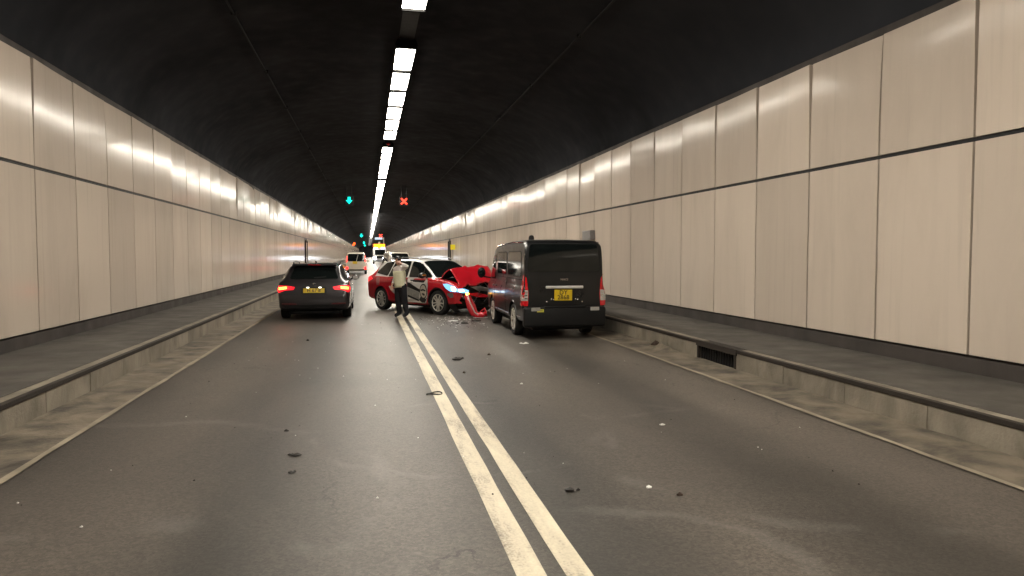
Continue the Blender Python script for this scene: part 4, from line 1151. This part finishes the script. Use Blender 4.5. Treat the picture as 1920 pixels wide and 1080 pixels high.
    ob('seats', MB().box(-.1, .05, -.60, -.20, .99, 1.02), M_black, root)
    return root
M_amberlens = pbr('amber_lens', (.60, .24, .02), .2, coat=1)
crossover()

# torn bumper cover lying between the two
def ribbon(path, half, up, name, mat, th=0.02):
    vs = []
    for p, h, u in zip(path, half, up):
        p = Vector(p); u = Vector(u).normalized()
        vs += [p - u * h, p - u * h * .33 + Vector((0, -0.02, 0)), p + u * h * .33 + Vector((0, -0.02, 0)), p + u * h]
    fs = [(i * 4 + k, i * 4 + k + 1, i * 4 + k + 5, i * 4 + k + 4) for i in range(len(path) - 1) for k in range(3)]
    me = MB().add(vs, fs).mesh(name, smooth=50)
    return me
bf = empty('bumper_fragment', (2.72, 18.75, 0)); tag(bf, 'torn red bumper cover with a pale strip on the road before the van', 'bumper')
path = [(-.16, .02, .60), (-.11, .0, .44), (-.05, -.03, .28), (.01, -.06, .14), (.10, -.10, .06), (.22, -.14, .075), (.34, -.16, .11)]
me = ribbon(path, [.07, .10, .12, .11, .085, .07, .06], [(1, 0, .25), (1, 0, .3), (1, 0, .45), (.8, 0, .7), (.2, .1, 1), (-.1, .2, 1), (-.2, .2, 1)], 'cover', M_red)
o = ob('cover', me, [M_red, M_black], bf); md = o.modifiers.new('thickness', 'SOLIDIFY'); md.thickness = 0.018; md.material_offset = 1
me = ribbon([(p[0] + .015, p[1] - .035, p[2] + .01) for p in path[:5]], [.016] * 5, [(1, 0, .25), (1, 0, .3), (1, 0, .45), (.8, 0, .7), (.2, .1, 1)], 'pale_strip', M_white)
o = ob('pale_strip', me, M_white, bf); md = o.modifiers.new('thickness', 'SOLIDIFY'); md.thickness = 0.012
me = ribbon([(-.02, -.16, .012), (.10, -.20, .012), (.26, -.24, .012), (.36, -.20, .013)], [.025, .03, .03, .02], [(0, 1, .05)] * 4, 'lip_piece', M_white)
o = ob('lip_piece', me, M_white, bf); md = o.modifiers.new('thickness', 'SOLIDIFY'); md.thickness = 0.012
ob('inner_piece', MB().tube([(.16, .02, .05), (.22, .0, .16), (.30, -.04, .24), (.34, -.08, .12)], 0.03, 8), M_red, bf)

# ------------------------------------------------------------------ pale people carrier far ahead
def carrier(loc, label, lit=True, rz=pi / 2, stick=True):
    root = empty('people_carrier', loc, rz); tag(root, label, 'van')
    st = [(-2.30, .40, .62, .64, .78, .6), (-2.27, .32, .95, 1.0, .85, .66), (-2.2, .3, 1.0, 1.45, .87, .68), (-2.12, .3, 1.02, 1.72, .875, .68), (-1.95, .28, 1.02, 1.83, .88, .68), (-1.0, .26, 1.0, 1.87, .88, .68), (.3, .25, 1.0, 1.85, .88, .67),
          (.8, .25, .99, 1.74, .88, .66), (1.4, .26, .97, 1.25, .87, .64), (1.7, .27, .94, 1.02, .86, .62), (2.1, .3, .84, .89, .82, .55), (2.28, .34, .66, .70, .72, .45), (2.32, .42, .55, .58, .62, .4)]
    W = [(-1.4, .78), (-1.4, -.78), (1.4, .78), (1.4, -.78)]
    body, b = car_body(root, st, W, .32, [M_cream, M_black], van=True)
    add_wheels(root, [(-1.4, .77, 0), (-1.4, -.77, 0), (1.4, .77, 1), (1.4, -.77, 1)], .32, .20)
    glazing(b, 'x', -1, [(-.70, 1.10), (.70, 1.10), (.64, 1.70), (-.64, 1.70)], root, 'rear_window', .08)
    for s in (1, -1):
        glazing(b, 'y', s, [(1.1, 1.06), (.72, 1.62), (.1, 1.68), (.1, 1.06)], root, 'front_side_window', .05)
        glazing(b, 'y', s, [(0, 1.06), (0, 1.70), (-1.0, 1.72), (-1.0, 1.06)], root, 'sliding_window', .05)
        glazing(b, 'y', s, [(-1.1, 1.06), (-1.1, 1.72), (-1.9, 1.68), (-2.02, 1.06)], root, 'quarter_window', .05)
        put('tail_lamp', patch(b, 'x', -1, [(s * .74, 1.05), (s * .86, 1.05), (s * .84, 1.62), (s * .74, 1.62)], .012, .01, .06), E_tail if lit else M_redlens, root)
        put('bumper_lamp', patch(b, 'x', -1, [(s * .68, .42), (s * .82, .42), (s * .82, .64), (s * .68, .64)], .014, .01, .06, .03), E_tail if lit else M_redlens, root)
        m = empty('mirror', (1.15, s * 1.0, 1.12), 0, root)
        ob('mirror_shell', MB().ball((0, 0, 0), .09, .12, .10).mesh('mirror_shell', smooth=60), M_cream, m)
        ob('mirror_stalk', MB().tube([(0, -s * .06, -.03), (.02, -s * .16, -.06)], 0.022), M_black, m)
    if stick: put('wiper', MB().tube([(-2.275, -.02, 1.10), (-2.20, -.16, 1.66)], .022), M_white, root)
    put('lower_valance', patch(b, 'x', -1, [(-.76, .30), (.76, .30), (.78, .42), (-.78, .42)], .008, .006, .1), M_black, root)
    number_plate(root, -2.315, .10, .98, [' '], .36, .20)
    glazing(b, 'z', 1, [(1.55, -.68), (1.55, .68), (.82, .58), (.82, -.58)], root, 'windscreen', .06)
    return root
carrier((-.98, 63.5, 0), 'cream people carrier with red lamps far ahead of the estate car')
carrier((2.05, 51.5, 0), 'pale people carrier half hidden behind the crashed crossover roof', lit=False, rz=-pi / 2 + .1, stick=False)

# ------------------------------------------------------------------ recovery truck with amber board
def recovery_truck():
    root = empty('recovery_truck', (1.95, 128, 0), -pi / 2); tag(root, 'recovery truck with amber board and dazzling headlamps far down the tunnel', 'truck')
    cab = MB().prism([(.2, .55), (2.0, .55), (2.05, 1.1), (1.98, 1.55), (1.55, 2.55), (1.35, 2.68), (.2, 2.68)], 'y', -1.12, 1.12)
    ob('cab', cab.mesh('cab', smooth=35, bevel=.06, seg=3), M_white, root)
    ob('windscreen', MB().prism([(2.0, 1.58), (1.60, 2.50), (1.57, 2.49), (1.97, 1.57)], 'y', -.98, .98).mesh('windscreen', bevel=.008, seg=1), M_glass, root)
    ob('front_bumper', MB().box(1.98, 2.16, -1.15, 1.15, .42, .80).mesh('front_bumper', bevel=.03), M_steelgrey, root)
    ob('grille', MB().box(2.03, 2.062, -.62, .62, .95, 1.42).mesh('grille', bevel=.01), M_black, root)
    for s in (1, -1):
        ob('headlamp', MB().lathe([(0, 2.16), (.22, 2.13), (.27, 2.06), (.27, 2.0)], 'x', 24, (0, s * .82, 1.02)).mesh('headlamp', smooth=50), E_headfar, root)
        ob('side_window', MB().box(.55, 1.5, s * 1.118, s * 1.128, 1.6, 2.4) if s > 0 else MB().box(.55, 1.5, -1.128, -1.118, 1.6, 2.4), M_glass, root)
        ob('mirror', MB().box(1.72, 1.80, s * 1.40 - .10, s * 1.40 + .10, 1.55, 2.05).tube([(1.76, s * 1.12, 1.98), (1.76, s * 1.40, 1.98)], .02).mesh('mirror'), M_black, root)
        ob('blue_lamp', MB().box(1.12, 1.30, s * .62 - .3, s * .62 + .3, 2.70, 2.86).mesh('blue_lamp', bevel=.03), E_blue, root)
    ob('chassis', MB().box(-4.2, .2, -.45, .45, .55, .85).box(-4.2, .15, -1.15, 1.15, .851, 1.02), M_black, root)
    ob('crane_mast', MB().box(-.35, .0, -.18, .18, 1.02, 3.9).box(-3.4, -.352, -.14, .14, 3.1, 3.4).mesh('crane_mast', bevel=.02), M_cream, root)
    bd = ob('amber_board', MB().box(.55, .66, -1.02, 1.02, 2.80, 3.52).mesh('amber_board', bevel=.02), M_black, root)
    ob('board_face', MB().box(.661, .69, -.97, .97, 2.85, 3.47), E_board, bd)
    ob('work_lamp', MB().box(-.2, .1, -.75, .55, 4.25, 4.65).mesh('work_lamp', bevel=.04), pbr('work_lamp_glass', (.35, .40, .48), .2, emis=(.35, .45, .7), estr=.5), root)
    ob('lamp_mast', MB().tube([(-.15, .80, 1.02), (-.15, .80, 4.7)], .06), M_cream, root)
    ob('lamp_yoke', MB().tube([(-.15, .80, 4.4), (-.1, .2, 4.4)], .04), M_cream, root)
    add_wheels(root, [(1.25, .98, 1), (1.25, -.98, 1), (-2.6, .98, 0), (-2.6, -.98, 0)], .42, .26, 'six')
    return root
recovery_truck()

# ------------------------------------------------------------------ person beside the crashed car
def skinned(joints, bones, name='tmp'):
    bm = bmesh.new()
    lay = bm.verts.layers.skin.verify()
    vv = {}
    for k, (p, r) in joints.items():
        v = bm.verts.new(p); d = v[lay]; d.radius = (r, r) if not isinstance(r, tuple) else r; d.use_root = (k == 'pelvis'); vv[k] = v
    for a, b_ in bones: bm.edges.new((vv[a], vv[b_]))
    me = bpy.data.meshes.new(name); bm.to_mesh(me); bm.free()
    o = bpy.data.objects.new(name, me); C.objects.link(o)
    o.modifiers.new('skin', 'SKIN').use_smooth_shade = True
    sb = o.modifiers.new('sub', 'SUBSURF'); sb.levels = 2; sb.render_levels = 2
    bpy.context.view_layer.update()
    out = bpy.data.meshes.new_from_object(o.evaluated_get(bpy.context.evaluated_depsgraph_get()))
    bpy.data.objects.remove(o)
    return out
def hand(mb, wrist, d, palm_n, side, mi, curl=0.5):
    """palm and five bent fingers; d points along the hand, palm_n out of the palm"""
    w = Vector(wrist); d = Vector(d).normalized(); n = Vector(palm_n); n = (n - d * n.dot(d)).normalized(); a = d.cross(n) * side
    pc = w + d * .045
    vs = []
    for t, hw, hh in ((-.01, .024, .016), (.03, .036, .015), (.075, .042, .013), (.088, .038, .010)):
        c = w + d * t
        for k in range(8):
            q = 2 * pi * k / 8; vs.append(c + a * hw * cos(q) + n * hh * sin(q))
    fs = [(i * 8 + k, i * 8 + (k + 1) % 8, (i + 1) * 8 + (k + 1) % 8, (i + 1) * 8 + k) for i in range(3) for k in range(8)] + [tuple(range(24, 32)), tuple(reversed(range(8)))]
    mb.add(vs, fs, mi)
    for i, (off, ln) in enumerate(((.030, .068), (.010, .076), (-.010, .070), (-.029, .054))):
        p = w + d * .080 + a * off; pts = [p]; dirn = d.copy(); ang = 0
        for seg in (.45, .32, .23):
            ang += curl * (.5 + .25 * seg)
            dirn = (d * cos(ang) + n * sin(ang)); p = p + dirn * ln * seg; pts.append(p)
        mb.tube(pts, .009, 6, mi, [.0095, .009, .0082, .006])
    p = w + d * .018 + a * .034
    mb.tube([p, p + (a * .7 + d * .6 + n * .3).normalized() * .032, p + (a * .7 + d * .6 + n * .3).normalized() * .032 + (a * .15 + d * .9 + n * .4).normalized() * .028], .010, 6, mi, [.013, .0105, .0075])
def person():
    root = empty('person', (.80, 19.15, 0), atan2(-.62, -.78))
    tag(root, 'person in pale shirt and lime vest standing by the crashed car, arm raised to head', 'person')
    J = {'pelvis': ((0, 0, .88), (.135, .115)), 'waist': ((.01, 0, 1.0), (.135, .105)), 'chest': ((.015, 0, 1.17), (.155, .115)), 'upper': ((0, 0, 1.29), (.125, .09)), 'neck': ((.005, 0, 1.375), .052), 'neck2': ((.02, 0, 1.42), .05),
         'head': ((.030, 0, 1.50), (.078, .088)), 'crown': ((.02, 0, 1.575), (.070, .080)),
         'shL': ((0, .175, 1.315), .062), 'elL': ((.07, .42, 1.345), .046), 'wrL': ((.15, .20, 1.455), .030),
         'shR': ((0, -.175, 1.30), .062), 'elR': ((-.04, -.25, 1.06), .045), 'wrR': ((.10, -.24, .86), .030),
         'hipL': ((0, .095, .82), .118), 'knL': ((.03, .125, .47), .090), 'anL': ((-.02, .15, .10), .072), 'toL': ((.14, .17, .045), .042),
         'hipR': ((0, -.095, .82), .118), 'knR': ((.02, -.13, .47), .090), 'anR': ((-.03, -.165, .10), .072), 'toR': ((.12, -.20, .045), .042)}
    Bn = [('pelvis', 'waist'), ('waist', 'chest'), ('chest', 'upper'), ('upper', 'neck'), ('neck', 'neck2'), ('neck2', 'head'), ('head', 'crown'), ('upper', 'shL'), ('shL', 'elL'), ('elL', 'wrL'), ('upper', 'shR'), ('shR', 'elR'), ('elR', 'wrR'),
          ('pelvis', 'hipL'), ('hipL', 'knL'), ('knL', 'anL'), ('anL', 'toL'), ('pelvis', 'hipR'), ('hipR', 'knR'), ('knR', 'anR'), ('anR', 'toR')]
    me = skinned(J, Bn, 'body')
    def cl(c):
        if c.z > 1.395 and abs(c.y) < .125: return 0
        if (c - Vector((.15, .20, 1.455))).length < .085 or (c - Vector((.10, -.24, .86))).length < .07: return 0
        if c.z < .075: return 3
        if c.z < .90: return 2
        return 1
    mb = MB(); mb.v = [tuple(v.co) for v in me.vertices]; mb.f = [tuple(p.vertices) for p in me.polygons]; mb.m = [cl(p.center) for p in me.polygons]
    hand(mb, (.145, .195, 1.455), (-.28, -.75, .45), (-.4, -.5, -.2), 1, 0, .7)
    hand(mb, (.10, -.24, .86), (.25, 0, -1), (.2, .9, 0), -1, 0, .5)
    # nose, ears, brow
    mb.add([(.112, 0, 1.535), (.142, 0, 1.492), (.114, .018, 1.488), (.114, -.018, 1.488)], [(0, 1, 2), (0, 3, 1), (1, 3, 2), (0, 2, 3)], 0)
    for s in (1, -1): mb.ball((.02, s * .082, 1.505), .022, .010, .032, 8, 6, 0)
    bd = ob('body', mb.mesh('body', smooth=60), [M_skin, M_shirt, M_trouser, M_shoe], root)
    for s in (1, -1):
        ob('eye', MB().ball((.108, s * .032, 1.525), .009, .013, .007, 8, 6), M_hair, root)
        ob('eyebrow', MB().tube([(.114, s * .016, 1.543), (.110, s * .048, 1.543)], .004, 5), M_hair, root)
    ob('mouth', MB().tube([(.108, -.024, 1.462), (.116, 0, 1.460), (.108, .024, 1.462)], .005, 5), pbr('lips', (.30, .11, .09), .5), root)
    # hair cap
    hv = MB(); n, m_ = 20, 8; vs = []
    for j in range(m_ + 1):
        t = j / m_
        for i in range(n):
            a = 2 * pi * i / n
            lim = 1.15 if cos(a) > .35 else 2.0 - .45 * cos(a)
            th = lim * t
            r = 1.0 + .03 * mnoise.noise(Vector((cos(a) * 3, sin(a) * 3, t * 4)))
            vs.append((.016 + .094 * r * sin(th) * cos(a), .086 * r * sin(th) * sin(a), 1.530 + .105 * r * cos(th)))
    fs = [(j * n + i, j * n + (i + 1) % n, (j + 1) * n + (i + 1) % n, (j + 1) * n + i) for j in range(m_) for i in range(n)]
    h = ob('hair', hv.add(vs, fs).mesh('hair', smooth=60), M_hair, root)
    # vest: open tabard round the torso
    rows = [(.80, .150, .172), (.88, .152, .174), (.96, .146, .166), (1.04, .148, .170), (1.12, .152, .182), (1.19, .150, .184), (1.235, .140, .172)]
    vs = []; n = 30
    for z, rx, ry in rows:
        for i in range(n):
            a = 2 * pi * i / n; wob = 1 + .035 * sin(a * 5 + z * 9) + .02 * sin(a * 9)
            vs.append((.012 + rx * wob * cos(a) * .98, ry * wob * sin(a), z + .008 * sin(a * 3)))
    fs = [(j * n + i, j * n + (i + 1) % n, (j + 1) * n + (i + 1) % n, (j + 1) * n + i) for j in range(len(rows) - 1) for i in range(n)]
    v = ob('vest', MB().add(vs, fs).mesh('vest', smooth=60), M_vest, root)
    md = v.modifiers.new('thickness', 'SOLIDIFY'); md.thickness = .006
    ob('belt', MB().lathe([(.150, .855), (.154, .862), (.154, .888), (.150, .893)], 'z', 26), M_shoe, root)
    ph = ob('telephone', MB().box(-.008, .008, -.035, .035, -.07, .07).mesh('telephone', bevel=.006), M_black, root, (.085, .108, 1.50), (0, .2, 1.2))
    return root
pp = person()
pp.location = (.90, 19.15, 0)
pp.rotation_mode = 'QUATERNION'
pp.rotation_quaternion = (Matrix.Rotation(atan2(-.62, -.78), 3, 'Z') @ Matrix.Rotation(R(4.0), 3, Vector((.62, .78, 0)))).to_quaternion()

# ------------------------------------------------------------------ debris on the road
def shard(loc, size, mat, label, cat='debris', name='plastic_shard', rz=0.0, seed=0, pieces=1, flat=0.35):
    rnd = random.Random(seed)
    root = empty(name, loc, rz); tag(root, label, cat, 'crash debris on the road')
    for k in range(pieces):
        n = rnd.randint(5, 7); mb = MB()
        cx, cy = (0, 0) if k == 0 else (rnd.uniform(-.7, .7) * size, rnd.uniform(-.35, .35) * size)
        sc = size * (1 if k == 0 else rnd.uniform(.3, .55))
        pts = []
        for i in range(n):
            a = 2 * pi * i / n + rnd.uniform(-.3, .3); r = sc * rnd.uniform(.28, .55)
            pts.append((cx + r * cos(a), cy + r * .62 * sin(a), rnd.uniform(.0, flat) * sc * .6 + .012))
        bot = [(x * .96, y * .96, .006) for x, y, z in pts]
        c = (cx, cy, flat * sc * rnd.uniform(.5, 1.0) + .02)
        vs = pts + bot + [c]
        fs = [(i, (i + 1) % n, 2 * n) for i in range(n)] + [(i, i + n, (i + 1) % n + n, (i + 1) % n) for i in range(n)] + [tuple(range(n, 2 * n))]
        ob('fragment', mb.add(vs, fs).mesh('fragment'), mat, root)
    return root
M_bit = pbr('white_plastic_bit', (.80, .80, .76), .25, var=.1)
M_dk = pbr('dark_debris', (.018, .015, .013), .6, var=.4)
M_brn = pbr('brown_debris', (.055, .035, .025), .7, var=.4)
shard((1.35, 11.2, 0), .22, M_dk, 'black twisted plastic piece right of the double line, before the crossover', seed=1, pieces=4, flat=.16, rz=.3)
shard((2.87, 12.96, 0), .17, M_bit, 'two white plastic bits on the road behind the van', seed=2, pieces=3, flat=.12)
shard((1.92, 8.91, 0), .055, M_bit, 'tiny white chip between the twisted piece and the van', seed=3, flat=.12)
shard((2.80, 6.48, 0), .065, M_bit, 'white chip on the bare lane nearest the drain opening', seed=4, flat=.12)
shard((1.95, 4.74, 0), .062, M_bit, 'bright white chip near the bottom of the closed lane', seed=5, flat=.12)
shard((1.38, 4.79, 0), .085, M_dk, 'dark curled scrap beside the double line near the bottom', seed=6, pieces=2, flat=.16)
shard((2.10, 4.55, 0), .07, M_brn, 'brown scrap just right of the bright white chip', seed=7, flat=.15)
shard((-.77, 6.95, 0), .065, M_dk, 'farthest of the dark scraps on the open lane', seed=8, flat=.15)
shard((-.59, 6.09, 0), .10, M_dk, 'longest dark scrap on the open lane, in the middle', seed=9, pieces=3, flat=.10)
shard((-.59, 5.6, 0), .06, M_dk, 'nearest dark scrap on the open lane', seed=10, pieces=2, flat=.10)
shard((2.05, 17.75, 0), .30, M_bit, 'pale flat piece under the crossover front wheel', seed=11, flat=.06)
shard((2.25, 17.05, 0), .26, M_dk, 'dark splintered trim in front of the crossover', seed=12, pieces=4, flat=.2)
shard((2.62, 17.60, 0), .22, M_dk, 'dark pieces between the crossover wheel and the bumper cover', seed=13, pieces=4, flat=.2)
shard((1.30, 9.9, 0), .05, M_brn, 'small brown crumb left of the twisted black piece', seed=14)
shard((1.95, 11.6, 0), .06, M_brn, 'small brown crumb right of the twisted black piece', seed=15)
shard((-1.15, 14.2, 0), .06, M_dk, 'dark pebble on the lane behind the estate car', seed=16, flat=.5)
rg = empty('rubber_loop', (.76, 8.47, 0), .25); tag(rg, 'bent black rubber loop lying across the left line', 'debris', 'crash debris on the road')
pts = [(.095 * cos(a), .060 * sin(a) * (1 + .2 * cos(a)), .014 + .008 * sin(2 * a)) for a in [2 * pi * k / 26 * .93 for k in range(27)]]
ob('loop', MB().tube(pts, .008, 7), M_rubber, rg)
# swept dirt against the kerb
dp = MB(); n = 22; vs = []
for i in range(n):
    for j in range(n):
        x = -.22 + .44 * i / (n - 1); y = -.9 + 1.8 * j / (n - 1)
        z = .085 * math.exp(-((x - .06) / .13) ** 2 - (y / .42) ** 2) * (1 + .9 * mnoise.noise(Vector((x * 14, y * 9, 5)))) - .006
        vs.append((x, y, z + .010))
dp.add(vs, [(i * n + j, i * n + j + 1, (i + 1) * n + j + 1, (i + 1) * n + j) for i in range(n - 1) for j in range(n - 1)])
dirt = ob('dirt_heap', dp.mesh('dirt_heap', smooth=70), M_gutter, None, (4.95, 11.7, .012)); tag(dirt, 'low heap of swept grit against the kerb behind the van', 'grit', kind='stuff')
shard((4.93, 11.75, .075), .16, M_brn, 'crumpled brown litter on the grit heap by the kerb', 'litter', 'litter_piece', seed=20, pieces=3, flat=.5)

# tiny glass and plastic grains round the wreck, too many to count
rnd = random.Random(77)
gm = MB()
for k in range(520):
    if k < 400: x, y = rnd.gauss(2.3, .55), rnd.gauss(17.6, .9)
    else: x, y = rnd.uniform(-2.4, 4.3), rnd.uniform(4.5, 19)
    if 2.75 < x < 4.9 and 13.3 < y < 18.4 or not -2.5 < x < 4.4: continue
    q = rnd.uniform(.006, .020) if k < 400 else rnd.uniform(.005, .012)
    a = rnd.uniform(0, 6.28)
    p = [(x + q * cos(a + t) * rnd.uniform(.6, 1.3), y + q * sin(a + t) * rnd.uniform(.6, 1.3), .008) for t in (0, 2.1, 4.2)]
    gm.add(p + [(x, y, .010 + q * .7)], [(0, 1, 3), (1, 2, 3), (2, 0, 3), (0, 2, 1)], 0 if rnd.random() < .45 else 1)
tag(ob('glass_grains', gm, [M_bit, M_dk]), 'scattered crumbs of glass and plastic round the crash', 'debris', kind='stuff')
# conduits along the vault
for x in (-2.6, 4.6):
    z = vault_z(x) - .05
    cd = empty('ceiling_conduit', (x, 0, z)); tag(cd, {-2.6: 'thin conduit on the dark ceiling over the open lane', 4.6: 'thin conduit on the dark ceiling over the closed lane'}[x], 'conduit', 'ceiling conduits')
    ob('pipe', MB().tube([(0, YB + 2, 0), (0, YE - 2, 0)], .022, 8), M_conduit, cd)
    sd = MB().box(-.05, .05, -.02, .02, -.028, .06).mesh('saddle'); sd.materials.append(M_conduit)
    for k in range(16): ob('saddle', sd, None, cd, (0, 6 + k * 4.7, 0))
